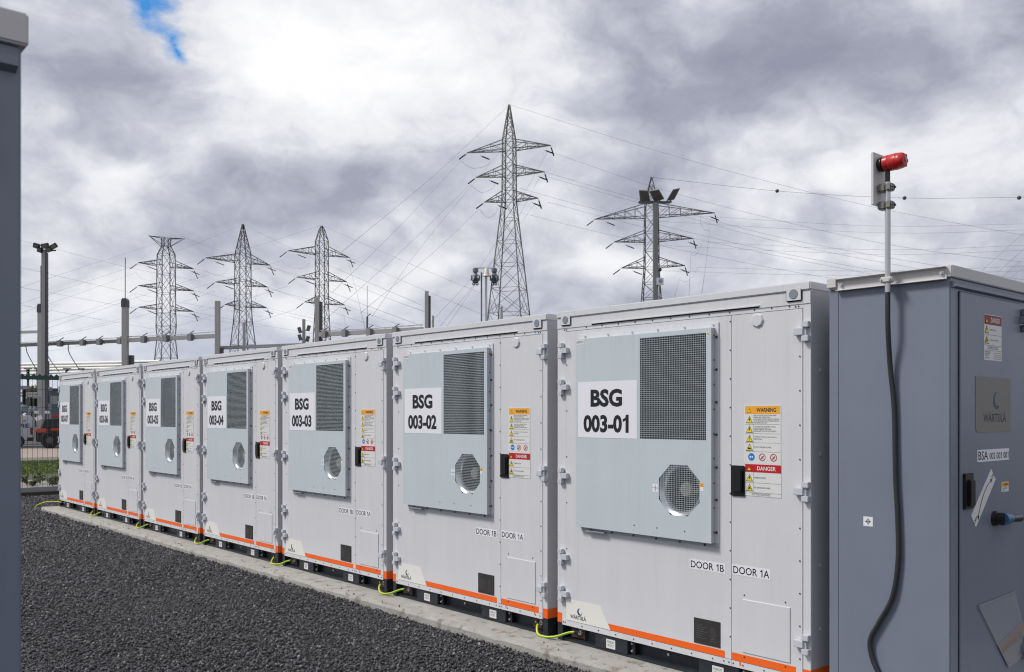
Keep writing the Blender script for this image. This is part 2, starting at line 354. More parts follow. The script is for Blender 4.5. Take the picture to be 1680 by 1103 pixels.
# grass blades on the lawn
nb = 26000; gx = rng.uniform(-37, -27.5, nb); gy = rng.uniform(-3, 9, nb); hh = rng.uniform(0.02, 0.07, nb); an = rng.uniform(0, 6.28, nb)
gv = np.zeros((nb, 3, 3)); dx, dy = np.cos(an)*0.02, np.sin(an)*0.02
gv[:, 0] = np.stack([gx-dx, gy-dy, np.full(nb, -0.132)], 1); gv[:, 1] = np.stack([gx+dx, gy+dy, np.full(nb, -0.132)], 1)
gv[:, 2] = np.stack([gx+rng.normal(0, .03, nb), gy+rng.normal(0, .03, nb), -0.13+hh], 1)
def np_mesh(name, verts, tris, mat):
    me = bpy.data.meshes.new(name); n = len(verts); t = len(tris)
    me.vertices.add(n); me.vertices.foreach_set('co', np.ascontiguousarray(verts, dtype=np.float32).ravel())
    me.loops.add(t*3); me.loops.foreach_set('vertex_index', np.ascontiguousarray(tris, dtype=np.int32).ravel())
    me.polygons.add(t); me.polygons.foreach_set('loop_start', np.arange(0, t*3, 3, dtype=np.int32))
    me.update(calc_edges=True); me.materials.append(mat)
    o = bpy.data.objects.new(name, me); COL.objects.link(o); return o
go = np_mesh('lawn_grass', gv.reshape(-1, 3), np.arange(nb*3).reshape(-1, 3), M('grass_blade', (0.10, 0.135, 0.032), 0.8, island=0.35))
stuff(tag(go, 'mown green lawn strip beyond the wire fence', 'grass'))

# crushed black stone: tens of thousands of small angular stones
phi = (1+5**.5)/2
ico = np.array([(-1, phi, 0), (1, phi, 0), (-1, -phi, 0), (1, -phi, 0), (0, -1, phi), (0, 1, phi), (0, -1, -phi), (0, 1, -phi), (phi, 0, -1), (phi, 0, 1), (-phi, 0, -1), (-phi, 0, 1)])/1.9
icf = np.array([(0, 11, 5), (0, 5, 1), (0, 1, 7), (0, 7, 10), (0, 10, 11), (1, 5, 9), (5, 11, 4), (11, 10, 2), (10, 7, 6), (7, 1, 8), (3, 9, 4), (3, 4, 2), (3, 2, 6), (3, 6, 8), (3, 8, 9), (4, 9, 5), (2, 4, 11), (6, 2, 10), (8, 6, 7), (9, 8, 1)])
def stones(xs, ys, zs, sz):
    n = len(xs); v = ico[None]*rng.uniform(0.72, 1.28, (n, 12, 1))
    v = v*(np.stack([rng.uniform(.7, 1.35, n), rng.uniform(.6, 1.0, n), rng.uniform(.5, .85, n)], 1)[:, None, :])
    q = rng.normal(size=(n, 4)); q /= np.linalg.norm(q, axis=1)[:, None]; w, x, y, z = q.T
    Rm = np.stack([1-2*(y*y+z*z), 2*(x*y-z*w), 2*(x*z+y*w), 2*(x*y+z*w), 1-2*(x*x+z*z), 2*(y*z-x*w), 2*(x*z-y*w), 2*(y*z+x*w), 1-2*(x*x+y*y)], 1).reshape(n, 3, 3)
    v = np.einsum('nij,nkj->nki', Rm, v)*(sz[:, None, None]) + np.stack([xs, ys, zs], 1)[:, None, :]
    return v.reshape(-1, 3), (icf[None]+np.arange(n)[:, None, None]*12).reshape(-1, 3)
def scatter(n, x0, x1, y0, y1, s0, s1):
    xs = rng.uniform(x0, x1, n); ys = rng.uniform(y0, y1, n); sz = (s0+(s1-s0)*rng.beta(1.6, 3.0, n))*0.5
    und = 0.004*np.sin(xs*2.1+ys*1.3)+0.003*np.sin(xs*0.9-ys*2.7)
    return xs, ys, -0.064 + und + rng.uniform(-0.010, 0.010, n), sz
parts = [scatter(68000, -6.0, 0.6, -4.3, -0.27, 0.012, 0.036), scatter(30000, -11.0, -6.0, -4.0, -0.27, 0.016, 0.042), scatter(22000, -19.0, -11.0, -3.6, 1.6, 0.027, 0.060)]
xs, ys, zs, sz = [np.concatenate(a) for a in zip(*parts)]
keep = ~((xs > -15.47) & (ys > -0.292))
xs, ys, zs, sz = xs[keep], ys[keep], zs[keep], sz[keep]
# a few stones kicked up onto the pad's edge
nk = 46; kx = rng.uniform(-13, -0.6, nk); ky = -0.275+np.abs(rng.normal(0, 0.07, nk)); ks = rng.uniform(0.004, 0.010, nk)
xs, ys, zs, sz = np.concatenate([xs, kx]), np.concatenate([ys, ky]), np.concatenate([zs, ks*0.5]), np.concatenate([sz, ks])
sv_, st_ = stones(xs, ys, zs, sz)
gro = np_mesh('gravel', sv_, st_, GRAVEL); stuff(tag(gro, 'crushed black stone covering the yard in front of the concrete pad', 'gravel'))

# concrete pad with cast sections, chipped front edge
pad = MB()
nx = 150
xs_ = [-15.45 + i*(17.2/nx) for i in range(nx+1)]
ed = [(-0.282 + 0.006*math.sin(x*3.1)+random.uniform(-0.005, 0.005), random.uniform(-0.008, 0.002)) for x in xs_]
vs = []; fs = []
for x, (yy, zz) in zip(xs_, ed): vs += [(x, yy-0.006, -0.3), (x, yy-0.004, -0.022+zz), (x, yy+0.012, 0.0), (x, 2.4, 0.0)]
for i in range(nx):
    for k in range(3): a = i*4+k; fs.append((a, a+4, a+5, a+1))
fs += [(0, 1, 2, 3)]
structure(pad.add(vs, fs, CONC).build('concrete_pad'))

# ------------------------------------------------------------------ battery cabinets
CW = 2.10; PITCH = 2.210
def icon_triangle(mb, c, z, w, h, off, face, glyph):
    o = out(off, 0.0006, face)
    mb.add([((x, o, zz) if face == 'front' else (o, x, zz)) for x, zz in [(c-w/2, z-h/2), (c+w/2, z-h/2), (c, z+h/2)]], [(0, 1, 2)], INK)
    o = out(off, 0.0012, face); k = 0.80
    mb.add([((x, o, zz) if face == 'front' else (o, x, zz)) for x, zz in [(c-w/2*k, z-h/2*0.86), (c+w/2*k, z-h/2*0.86), (c, z+h/2*0.76)]], [(0, 1, 2)], YEL)
    o = out(off, 0.0018, face)
    G = {'bolt': [(0.05, .25), (-.16, -.05), (-.02, -.05), (-.08, -.33), (.15, .02), (.01, .02), (.12, .25)],
         'bang': [(-.05, .22), (-.03, -.33), (.03, -.33), (.05, .22)],
         'hand': [(-.22, -.2), (-.05, .12), (.05, -.12), (.24, -.12), (.2, -.3), (-.2, -.3)],
         'arc': [(-.15, -.32), (-.12, 0), (0, .2), (.08, .0), (.2, -.05), (.1, -.32), (.03, -.1), (-.05, -.32)]}[glyph]
    mb.add([((c+a*w, o, z+b*h) if face == 'front' else (o, c+a*w, z+b*h)) for a, b in G], [list(range(len(G)))], INK)
def disc(mb, c, z, r, off, mat, face, n=18, r0=0.0):
    P = [(math.cos(2*math.pi*i/n), math.sin(2*math.pi*i/n)) for i in range(n)]
    fn = (lambda x, zz: (x, off, zz)) if face == 'front' else (lambda x, zz: (off, x, zz))
    if r0:
        vs = [fn(c+a*r, z+b*r) for a, b in P] + [fn(c+a*r0, z+b*r0) for a, b in P]
        mb.add(vs, [(i, (i+1) % n, n+(i+1) % n, n+i) for i in range(n)], mat)
    else: mb.add([fn(c+a*r, z+b*r) for a, b in P], [list(range(n))], mat)
def line(mb, c0, c1, z, off, face, t=0.0014, mat=None):
    mb.add([((x, off, zz) if face == 'front' else (off, x, zz)) for x, zz in rect(c0, c1, z-t/2, z+t/2)], [(0, 1, 2, 3)], mat or INKG)
def vline(mb, c, z0, z1, off, face, t=0.0014, mat=None):
    mb.add([((x, off, zz) if face == 'front' else (off, x, zz)) for x, zz in rect(c-t/2, c+t/2, z0, z1)], [(0, 1, 2, 3)], mat or INKG)
def small_lines(mb, rows, c0, z1, z0, off, face, full):
    n = len(rows); st = (z1-z0)/n
    for i, s in enumerate(rows):
        zz = z1 - st*(i+0.5); lettering(mb, s, c0, c0+full*min(1, len(s)/40), zz-st*0.34, zz+st*0.34, off, INK, face)

def warning_label(parent):
    lab = MB(); panel(lab, rect(1.648, 1.905, 1.388, 1.739), -0.004, 0.0008, WHITE2)
    panel(lab, rect(1.655, 1.909, 1.187, 1.3895), -0.0038, 0.0008, WHITE2)
    o = lab.build('warning_label', parent); o['label'] = 'white label with orange WARNING header over a red DANGER header'
    f = -0.0052
    h = MB(); panel(h, rect(1.657, 1.899, 1.685, 1.734), -0.0048, 0.0006, WARNOR); h.build('orange_header', o)
    h = MB(); panel(h, rect(1.657, 1.907, 1.332, 1.380), -0.0048, 0.0006, REDL); h.build('red_header', o)
    for c_, z, w_, h_, o_, gl in [(1.687, 1.708, 0.030, 0.026, -0.0056, 'bang'), (1.687, 1.354, 0.030, 0.026, -0.0056, 'bang')] + [(1.688, z, 0.048, 0.044, f, gl) for z, gl in ((1.652, 'bolt'), (1.594, 'bolt'), (1.538, 'bang'), (1.483, 'hand'), (1.298, 'bolt'), (1.238, 'arc'))]:
        ic = MB(); icon_triangle(ic, c_, z, w_, h_, o_, 'front', gl); ic.build('warning_triangle', o)
    ic = MB(); disc(ic, 1.702, 1.424, 0.0235, f, BLUES, 'front'); disc(ic, 1.695, 1.424, 0.006, f-0.0006, WHITE2, 'front'); disc(ic, 1.709, 1.424, 0.006, f-0.0006, WHITE2, 'front'); ic.build('mandatory_symbol', o)
    for c in (1.778, 1.856):
        ic = MB(); disc(ic, c, 1.424, 0.0235, f, REDL, 'front', r0=0.0185)
        ic.bar((c-0.014, f-0.0003, 1.438), (c+0.014, f-0.0003, 1.410), 0.004, REDL, 0.0004)
        ic.bar((c-0.012, f-0.0002, 1.413), (c+0.010, f-0.0002, 1.434), 0.007, INK, 0.0004); ic.build('prohibition_symbol', o)
    t = MB(); lettering(t, 'WARNING', 1.738, 1.874, 1.697, 1.722, f-0.0006, INK, bold=0.02); lettering(t, 'DANGER', 1.742, 1.872, 1.344, 1.369, f-0.0006, WHITE2, bold=0.02)
    for z in (1.622, 1.566, 1.511, 1.457): line(t, 1.657, 1.899, z, f, 'front')
    for z in (1.268, 1.209): line(t, 1.658, 1.907, z, f, 'front')
    vline(t, 1.718, 1.457, 1.682, f, 'front'); vline(t, 1.718, 1.210, 1.330, f, 'front')
    small_lines(t, ['RISK OF ELECTRIC SHOCK OR ELECTRICAL', 'ENERGY-HIGH CURRENT LEVELS', 'HIGH ENERGY ELECTRIC CHARGE IS STORED IN', 'LI-ION BATTERIES AND ASSOCIATED CIRCUITRY', 'TEST BEFORE TOUCHING.'], 1.722, 1.682, 1.626, f, 'front', 0.172)
    small_lines(t, ['UPS AND BATTERY EQUIPMENT OUTPUTS', 'REMAIN ENERGIZED WHEN MAIN', 'DISCONNECT IS IN THE OFF POSITION.'], 1.722, 1.613, 1.575, f, 'front', 0.180)
    small_lines(t, ['TO REDUCE THE RISK OF INJURY, READ ALL', 'INSTRUCTIONS.'], 1.722, 1.552, 1.526, f, 'front', 0.168)
    small_lines(t, ['DO NOT COVER OR BLOCK VENTS.'], 1.722, 1.491, 1.478, f, 'front', 0.172)
    small_lines(t, ['HAZARDOUS VOLTAGE'], 1.722, 1.306, 1.293, f, 'front', 0.19)
    small_lines(t, ['ARC FLASH & SHOCK HAZARD'], 1.722, 1.246, 1.233, f, 'front', 0.185)
    small_lines(t, ['AUTHORIZED PERSONNEL ONLY', 'WEAR PROTECTIVE EQUIPMENT'], 1.705, 1.207, 1.190, f, 'front', 0.21)
    t.build('lettering', o)

def octagon(c, z, w, h, cw, ch):
    return [(c-cw, z-h), (c+cw, z-h), (c+w, z-ch), (c+w, z+ch), (c+cw, z+h), (c-cw, z+h), (c-w, z+ch), (c-w, z-ch)]
def cooling_unit(parent):
    x0, x1, z0, z1, yf = 0.24, 1.4375, 0.872, 2.228, -0.050
    b = MB()                                              # casing: sides, top, bottom and the flange
    b.box(x0, x0+0.004, yf+0.002, 0, z0, z1, UNITSIDE); b.box(x1-0.004, x1, yf+0.002, 0, z0, z1, UNITSIDE)
    b.box(x0+0.004, x1-0.004, yf+0.002, 0, z1-0.004, z1, UNIT); b.box(x0+0.004, x1-0.004, yf+0.002, 0, z0, z0+0.004, UNITSIDE)
    b.box(x0-0.004, x1+0.026, -0.010, -0.003, z1, z1+0.034, PAINT); b.box(x1, x1+0.026, -0.010, -0.003, z0, z1, PAINT)
    b.box(x0+0.03, x1+0.026, -0.010, -0.003, z0-0.026, z0, UNITSIDE)
    b.box(x0+0.09, x0+0.27, -0.040, -0.010, z0-0.030, z0-0.020, GREYS)   # drain lip
    u = b.build('cooling_unit', parent)
    gx0, gx1, gz0, gz1 = 0.852, 1.398, 1.520, 2.197; oc, oz, ow, oh, ocw, och = 1.182, 1.191, 0.166, 0.164, 0.070, 0.070
    p = MB(); yb = yf+0.002
    def q(a, c): panel(p, a, yb, 0.002, UNIT)
    q(rect(x0, gx0, gz0, z1), 0); q(rect(gx1, x1, gz0, z1), 0); q(rect(gx0, gx1, gz1, z1), 0)
    ox0, ox1 = oc-ow, oc+ow
    q(rect(x0, ox0, z0, gz0), 0); q(rect(ox1, x1, z0, gz0), 0); q(rect(ox0, ox1, z0, oz-oh), 0); q(rect(ox0, ox1, oz+oh, gz0), 0)
    for sx_ in (-1, 1):
        for sz_ in (-1, 1):
            t = [(oc+sx_*ow, oz+sz_*oh), (oc+sx_*ow, oz+sz_*och), (oc+sx_*ocw, oz+sz_*oh)]
            q(t, 0)
    p.build('front_panel', u)
    gr = MB(); pit = 0.01365; n = int((gx1-gx0)/pit); px_ = (gx1-gx0)/n
    for i in range(1, n): x = gx0+i*px_; gr.box(x-0.0009, x+0.0009, yf+0.0002, yf+0.0008, gz0, gz1, UNIT)
    n = int((gz1-gz0)/pit); pz_ = (gz1-gz0)/n
    for i in range(1, n): z = gz0+i*pz_; gr.box(gx0, gx1, yf+0.0004, yf+0.0010, z-0.0010, z+0.0010, UNIT)
    gr.build('intake_grille', u)
    fg = MB(); n = 25; st = 2*ow/n
    def ext(d, w, h, cw, ch): d = abs(d); return h if d <= cw else h-(h-ch)*(d-cw)/(w-cw)
    for i in range(1, n):
        d = -ow+i*st; e = ext(d, ow, oh, ocw, och); fg.box(oc+d-0.0008, oc+d+0.0008, yf+0.0002, yf+0.0008, oz-e, oz+e, UNIT)
        d = -oh+i*(2*oh/n); e = ext(d, oh, ow, och, ocw); fg.box(oc-e, oc+e, yf+0.0004, yf+0.0010, oz+d-0.0009, oz+d+0.0009, UNIT)
    fg.build('fan_grille', u)
    fn = MB(); fn.lathe((oc, 0, oz), [(-0.046, 0.170), (-0.036, 0.152), (-0.020, 0.140), (0.0, 0.135)], SHROUD, 32); fn.lathe((oc, 0, oz), [(0.0, 0.1352), (0.095, 0.1352)], DARKIN, 32); fn.build('fan_shroud', u, smooth=True)
    bl = MB(); bl.lathe((oc, 0, oz), [(0.020, 0.002), (0.020, 0.044), (0.03, 0.050), (0.085, 0.050)], HUB, 20)
    for k in range(7):
        a = 2*math.pi*k/7; r_ = lambda rad, ang, y: (oc+rad*math.cos(ang), y, oz+rad*math.sin(ang))
        bl.add([r_(0.050, a-0.25, 0.035), r_(0.050, a+0.25, 0.075), r_(0.130, a+0.40, 0.080), r_(0.130, a-0.12, 0.040)], [(0, 1, 2, 3)], FIN)
    bl.build('fan_rotor', u)
    co = MB(); co.box(gx0-0.03, gx1+0.025, 0.02, 0.03, gz0-0.03, gz1+0.02, DARKIN)
    for i in range(32): z = gz0+0.008+i*0.0213; co.add([(gx0-0.02, 0.018, z), (gx1+0.02, 0.018, z), (gx1+0.02, -0.004, z+0.012), (gx0-0.02, -0.004, z+0.012)], [(0, 1, 2, 3)], FIN)
    co.build('coil_fins', u)
    f = yf-0.0006
    st = MB(); panel(st, rect(0.246, 0.322, 2.188, 2.224), yf, 0.0006, WHITE2); lettering(st, 'EAD01', 0.252, 0.316, 2.197, 2.216, f-0.0004, INKG); st.build('equipment_label', u)
    st = MB(); panel(st, rect(1.402, 1.424, 2.172, 2.204), yf, 0.0006, WHITE2); icon_triangle(st, 1.413, 2.192, 0.020, 0.018, f, 'front', 'bang'); st.build('warning_sticker', u)
    st = MB(); panel(st, rect(0.962, 1.010, 1.168, 1.222), yf, 0.0006, WHITE); line(st, 0.962, 1.010, 1.195, f-0.0004, 'front', 0.003); vline(st, 0.986, 1.174, 1.216, f-0.0004, 'front', 0.004); st.build('target_sticker', u)
    st = MB(); panel(st, rect(1.352, 1.378, 1.198, 1.248), yf, 0.0006, WHITE); panel(st, rect(1.352, 1.378, 1.224, 1.248), f, 0.0004, WARNOR); icon_triangle(st, 1.365, 1.236, 0.014, 0.016, f-0.0006, 'front', 'bang'); st.build('warning_sticker', u)
    sc = MB()
    for i in range(6): sc.lathe((0.30+i*0.225, -0.010, 2.247), [(-0.006, 0.0005), (-0.006, 0.007), (0, 0.008)], BOLT, 8)
    for i in range(7): sc.lathe((1.450, -0.010, 2.17-i*0.205), [(-0.006, 0.0005), (-0.006, 0.008), (0, 0.009)], SCREW, 8)
    for i in range(6): sc.lathe((0.36+i*0.20, -0.010, 0.853), [(-0.006, 0.0005), (-0.006, 0.007), (0, 0.008)], SCREW, 8)
    for x in (0.80, 1.0, 1.23): sc.lathe((x, yf, 0.93), [(-0.002, 0.0005), (-0.002, 0.0045), (0, 0.005)], SCREW, 8)
    for i in range(9): sc.lathe((x1, yf+0.028, 2.18-i*0.155), [(0.003, 0.0005), (0.003, 0.005), (0, 0.006)], SCREW, 8, 'x')
    stuff(sc.build('fixing_screws', u))
    return u

def hinge_mesh(sgn):
    h = MB(); k0, k1 = (0.0, 0.052); c0, c1 = (0.040, 0.112)
    def bx(a, b, y0, z0, z1):
        a, b = (a, b) if sgn > 0 else (-b, -a)
        h.box(a, b, y0, 0, z0, z1, HINGE)
    bx(k0, k1, -0.036, 0.026, 0.064); bx(k0, k1, -0.036, -0.066, -0.028); bx(c0, c1, -0.036, -0.024, 0.022)
    bx(0.022, 0.050, -0.022, -0.030, 0.028)
    return h.build('hinge', None, bevel=0.003)
HL, HR = hinge_mesh(1), hinge_mesh(-1)

def make_cabinet():
    root = bpy.data.objects.new('battery_cabinet', None); COL.objects.link(root)
    b = MB()
    b.box(0.0, 2.0985, 0.20, 1.85, 0.12, 2.40, PAINT_SHADED); b.box(2.0985, 2.10, 0.006, 1.85, 0.132, 2.40, PAINT_SHADED)
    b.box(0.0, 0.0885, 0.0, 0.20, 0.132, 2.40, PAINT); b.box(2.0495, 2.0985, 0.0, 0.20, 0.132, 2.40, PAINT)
    b.box(0.0885, 2.0495, 0.0, 0.20, 2.300, 2.40, PAINT); b.box(0.0885, 2.0495, 0.012, 0.20, 0.120, 0.162, PAINT)
    b.build('housing', root, bevel=0.003, seg=1)
    t = MB(); t.box(-0.002, 2.102, -0.014, 1.86, 2.401, 2.450, PAINT); t.build('top_rail', root, bevel=0.006)
    t = MB(); t.box(0.002, 2.098, -0.0045, -0.0005, 2.3245, 2.399, PAINT); t.build('header_panel', root)
    for x in (0.097, 1.995):
        t = MB(); t.box(x-0.054, x+0.054, -0.0155, -0.0005, 2.340, 2.424, PAINT); bo = t.build('corner_boss', root, bevel=0.012)
        t = MB(); t.lathe((x, -0.0155, 2.384), [(-0.003, 0.0005), (-0.003, 0.027), (0, 0.030)], M('plug_grey', (0.22, 0.25, 0.285), 0.45), 20); t.build('plug', bo)
    t = MB(); t.box(0.355, 1.76, -0.013, -0.0045, 2.336, 2.342, PAINT); t.build('drip_strip', root)
    t = MB(); t.box(0.360, 1.755, -0.0060, -0.0045, 2.3265, 2.3355, DARKIN); t.build('drip_shadow_line', root)  # shadow line under the drip strip, drawn as a thin dark strip
    # left door has an opening behind the cooling unit
    d = MB(); y0, y1 = -0.0025, 0.022; hx0, hx1, hz0, hz1 = 0.255, 1.425, 0.885, 2.215
    for (a, c, e, f_) in ((0.092, hx0, 0.1625, 2.297), (hx1, 1.5530, 0.1625, 2.297), (hx0, hx1, 0.1625, hz0), (hx0, hx1, hz1, 2.297)): d.box(a, c, y0, y1, e, f_, PAINT)
    d.box(hx0, hx1, 0.10, 0.105, hz0, hz1, DARKIN)
    dl = d.build('door', root); dl['label'] = 'wide left door carrying the cooling unit'
    d = MB(); d.box(1.5575, 2.0460, y0, y1, 0.1625, 2.297, PAINT); d.build('door', root)
    d = MB(); d.box(0.054, 1.5535, -0.004, 0.012, 0.1205, 0.1590, PAINT); d.box(1.5570, 2.046, -0.004, 0.012, 0.1205, 0.1590, PAINT); d.build('bottom_trim', root)
    cooling_unit(root)
    for z in (2.158, 1.886, 1.230, 0.628, 0.354):
        h = HL.copy(); COL.objects.link(h); h.parent = root; h.location = (0.030, -0.003, z); h.scale = (0.86, 0.84, 0.88)
    for z in (2.162, 1.236, 0.354):
        h = HR.copy(); COL.objects.link(h); h.parent = root; h.location = (2.100, -0.003, z); h.scale = (0.86, 0.84, 0.88)
    k = MB(); k.lathe((1.745, -0.0025, 2.251), [(-0.012, 0.0005), (-0.012, 0.036), (-0.008, 0.041), (0, 0.043)], PAINT, 8); k.build('vent_cap', root)
    hd = MB(); hd.box(1.556, 1.656, -0.014, -0.0026, 1.180, 1.368, BLACKP); h0 = hd.build('door_handle', root, bevel=0.004)
    hd = MB(); hd.box(1.578, 1.646, -0.030, -0.0145, 1.205, 1.345, BLACKP); hd.build('lever', h0, bevel=0.006)
    pn = MB(); pn.box(1.638, 1.968, -0.008, -0.0027, 0.224, 0.549, PAINT); pn.build('access_panel', root, bevel=0.002, seg=1)
    pl = MB(); pl.box(1.270, 1.473, -0.0065, -0.0027, 0.216, 0.377, PLATE)
    pl = pl.build('rating_plate', root); w = MB(); crescent(w, 1.300, 0.358, 0.006, -0.0067, 'front', INKG, INKG); 
    for i in range(7): line(w, 1.284, 1.284+0.05+0.012*((i*3) % 5), 0.338-i*0.014, -0.0067, 'front', 0.003, INKG); line(w, 1.400, 1.40+0.028+0.006*((i*5) % 4), 0.330-i*0.014, -0.0067, 'front', 0.003, INKG)
    w.build('engraving', pl)
    for a, c, z0, z1, s in ((1.233, 1.508, 0.686, 0.750, 'DOOR 1B'), (1.560, 1.834, 0.691, 0.755, 'DOOR 1A')):
        l = MB(); panel(l, rect(a, c, z0, z1), -0.0026, 0.0008, WHITE); l = l.build('door_label', root)
        w = MB(); lettering(w, s, a+0.010, c-0.008, z0+0.009, z1-0.009, -0.0038, INK, bold=0.008); w.build('lettering', l)
    lg = MB(); panel(lg, [(0.093, 0.163), (0.538, 0.163), (0.441, 0.320), (0.093, 0.320)], -0.0028, 0.0008, CREAM); lg = lg.build('logo_sticker', root)
    w = MB(); crescent(w, 0.236, 0.240, 0.026, -0.0042, 'front'); lettering(w, 'WÄRTSILÄ', 0.138, 0.300, 0.182, 0.217, -0.0042, INK, bold=0.016); w.build('logo', lg)
    for a, c, z0, z1, yy in ((0.5215, 1.506, 0.1635, 0.2055, -0.0028), (1.559, 2.004, 0.1635, 0.2080, -0.0028), (0.001, 0.049, 0.134, 0.205, -0.0004)):
        s = MB(); pts = rect(a, c, z0, z1)
        if a > 0.5 and a < 1: pts = [(0.5405, z0), (c, z0), (c, z1), (0.514, z1)]
        panel(s, pts, yy, 0.0008, ORANGE)
        if a > 1.5: panel(s, rect(1.615, 1.627, 0.136, 0.162), -0.0042, 0.0006, ORANGE); panel(s, rect(1.952, 1.963, 0.140, 0.162), -0.0042, 0.0006, ORANGE)
        s.build('orange_stripe', root)
    s = MB(); s.box(2.0505, 2.1012, -0.0012, 0.0, 0.133, 0.206, ORANGE); s.box(2.1003, 2.1012, 0.0, 1.85, 0.133, 0.206, ORANGE); so_ = s.build('orange_stripe', root); so_['label'] = 'orange stripe wrapping the right corner'
    warning_label(root)
    # skid
    k = MB()
    k.box(0.0, 2.10, 0.03, 0.10, 0.0, 0.022, SKID); k.box(0.0, 2.10, 0.075, 0.14, 0.022, 0.1195, SKID)
    k.box(0.0, 0.052, 0.002, 0.075, 0.0, 0.131, SKID); k.box(2.052, 2.10, 0.002, 1.85, 0.0, 0.131, SKID); k.box(0.0, 0.052, 0.14, 1.85, 0.0, 0.1195, SKID)
    k.box(0.052, 2.052, 0.012, 0.03, 0.0, 0.020, SKID)
    k.build('skid', root)
    for c in (0.538, 1.452):
        k = MB(); k.box(c-0.153, c+0.153, 0.004, 0.074, 0.0205, 0.1185, SKID); k.box(c+0.153, c+0.200, 0.030, 0.074, 0.0205, 0.1185, BLACKP)
        k = k.build('fork_pocket', root, bevel=0.002, seg=1)
        l = MB(); panel(l, rect(c-0.046, c+0.040, 0.030, 0.094), 0.004, 0.0008, WHITE2); lettering(l, 'FORKLIFT', c-0.036, c+0.030, 0.066, 0.084, 0.0028, INKG); lettering(l, 'POCKET', c-0.032, c+0.026, 0.042, 0.060, 0.0028, INKG); l.build('pocket_label', k)
        l = MB()
        for z in (0.045, 0.095): l.lathe((c+0.176, 0.030, z), [(-0.008, 0.0005), (-0.008, 0.008), (0, 0.009)], BOLT, 8)
        stuff(l.build('bolts', k))
    for x in (0.165, 1.955):
        l = MB(); l.box(x-0.07, x+0.07, 0.052, 0.0745, 0.03, 0.1185, RUST); l.lathe((x+0.03, 0.052, 0.078), [(-0.030, 0.0005), (-0.030, 0.010), (-0.018, 0.010), (-0.016, 0.020), (0, 0.020)], BOLT, 10)
        l.lathe((x-0.025, 0.052, 0.078), [(-0.02, 0.0005), (-0.02, 0.008), (0, 0.009)], BOLT, 8); l.build('earthing_lug', root)
    l = MB(); l.lathe((1.0, 0.075, 0.070), [(-0.01, 0.0005), (-0.01, 0.010), (0, 0.011)], BOLT, 8); l.build('skid_bolt', root)
    # screws of the doors and trims
    sc = MB()
    def s1(x, z, r=0.0052, y=-0.0025, m=SCREW): sc.lathe((x, y, z), [(-0.0035, 0.0005), (-0.0035, r*0.8), (0, r)], m, 7)
    for i in range(12): s1(1.547, 2.26-i*0.178)
    for i in range(9): s1(2.030, 2.02-i*0.200 if i < 4 else 1.02-(i-4)*0.19)
    for i in range(6): s1(0.100, 2.05-i*0.34)
    for i in range(9): s1(0.30+i*0.155, 2.317, y=-0.0005); 
    for i in range(3): s1(1.72+i*0.12, 2.317, y=-0.0005)
    for x in (0.075, 0.095, 2.000, 2.020): s1(x, 2.312, y=-0.0005)
    for i in range(8): s1(0.26+i*0.165, 0.140, y=-0.004)
    for x in (0.066, 0.085, 1.50, 1.538, 1.57, 1.64, 1.79, 1.97, 2.02): s1(x, 0.142, y=-0.004)
    for x in (1.65, 1.935): s1(x, 0.575); s1(x, 0.196, y=-0.0036)
    stuff(sc.build('door_screws', root))
    sb = MB()
    for z in (1.94, 1.45, 0.80, 0.43): sb.lathe((2.10, 0.10, z), [(0.008, 0.0005), (0.008, 0.010), (0, 0.012)], PAINT_SHADED, 10, 'x')
    stuff(sb.build('side_bolts', root))
    sg = MB(); panel(sg, rect(0.266, 0.826, 1.518, 1.917), -0.0506, 0.0008, WHITE); sg.build('number_sign', root)
    return root
proto = make_cabinet()
bpy.data.objects.remove(HL); bpy.data.objects.remove(HR)
KIDS = list(proto.children_recursive)
def copy_tree(root):
    mp = {root: root.copy()}; COL.objects.link(mp[root])
    for c in KIDS:
        n = c.copy(); COL.objects.link(n); mp[c] = n
    for c in KIDS: mp[c].parent = mp[c.parent]
    return mp[root]
CABS = []
for i in range(7):
    CABS.append(proto if i == 0 else copy_tree(proto))
for i, c in enumerate(CABS):
    num = '003-0%d' % (i+1)
    c.location = (-CW - i*PITCH, 0, 0)
    where = ['nearest, beside the blue-grey control cabinet', 'second from the right', 'third from the right', 'middle of the row', 'third from the far end', 'second from the far end', 'last at the far end of the row'][i]
    tag(c, 'light grey battery cabinet marked BSG %s, %s' % (num, where), 'cabinet', 'battery cabinets in a row on the pad')
    sg = [k for k in c.children if k.name.startswith('number_sign')][0]
    sg['label'] = 'white sign reading BSG %s' % num
    w = MB(); lettering(w, 'BSG', 0.392, 0.692, 1.737, 1.862, -0.0524, INK, bold=0.040); w.build('lettering', sg)
    w = MB(); lettering(w, num, 0.322, 0.752, 1.556, 1.682, -0.0524, INK, bold=0.038); w.build('lettering', sg)

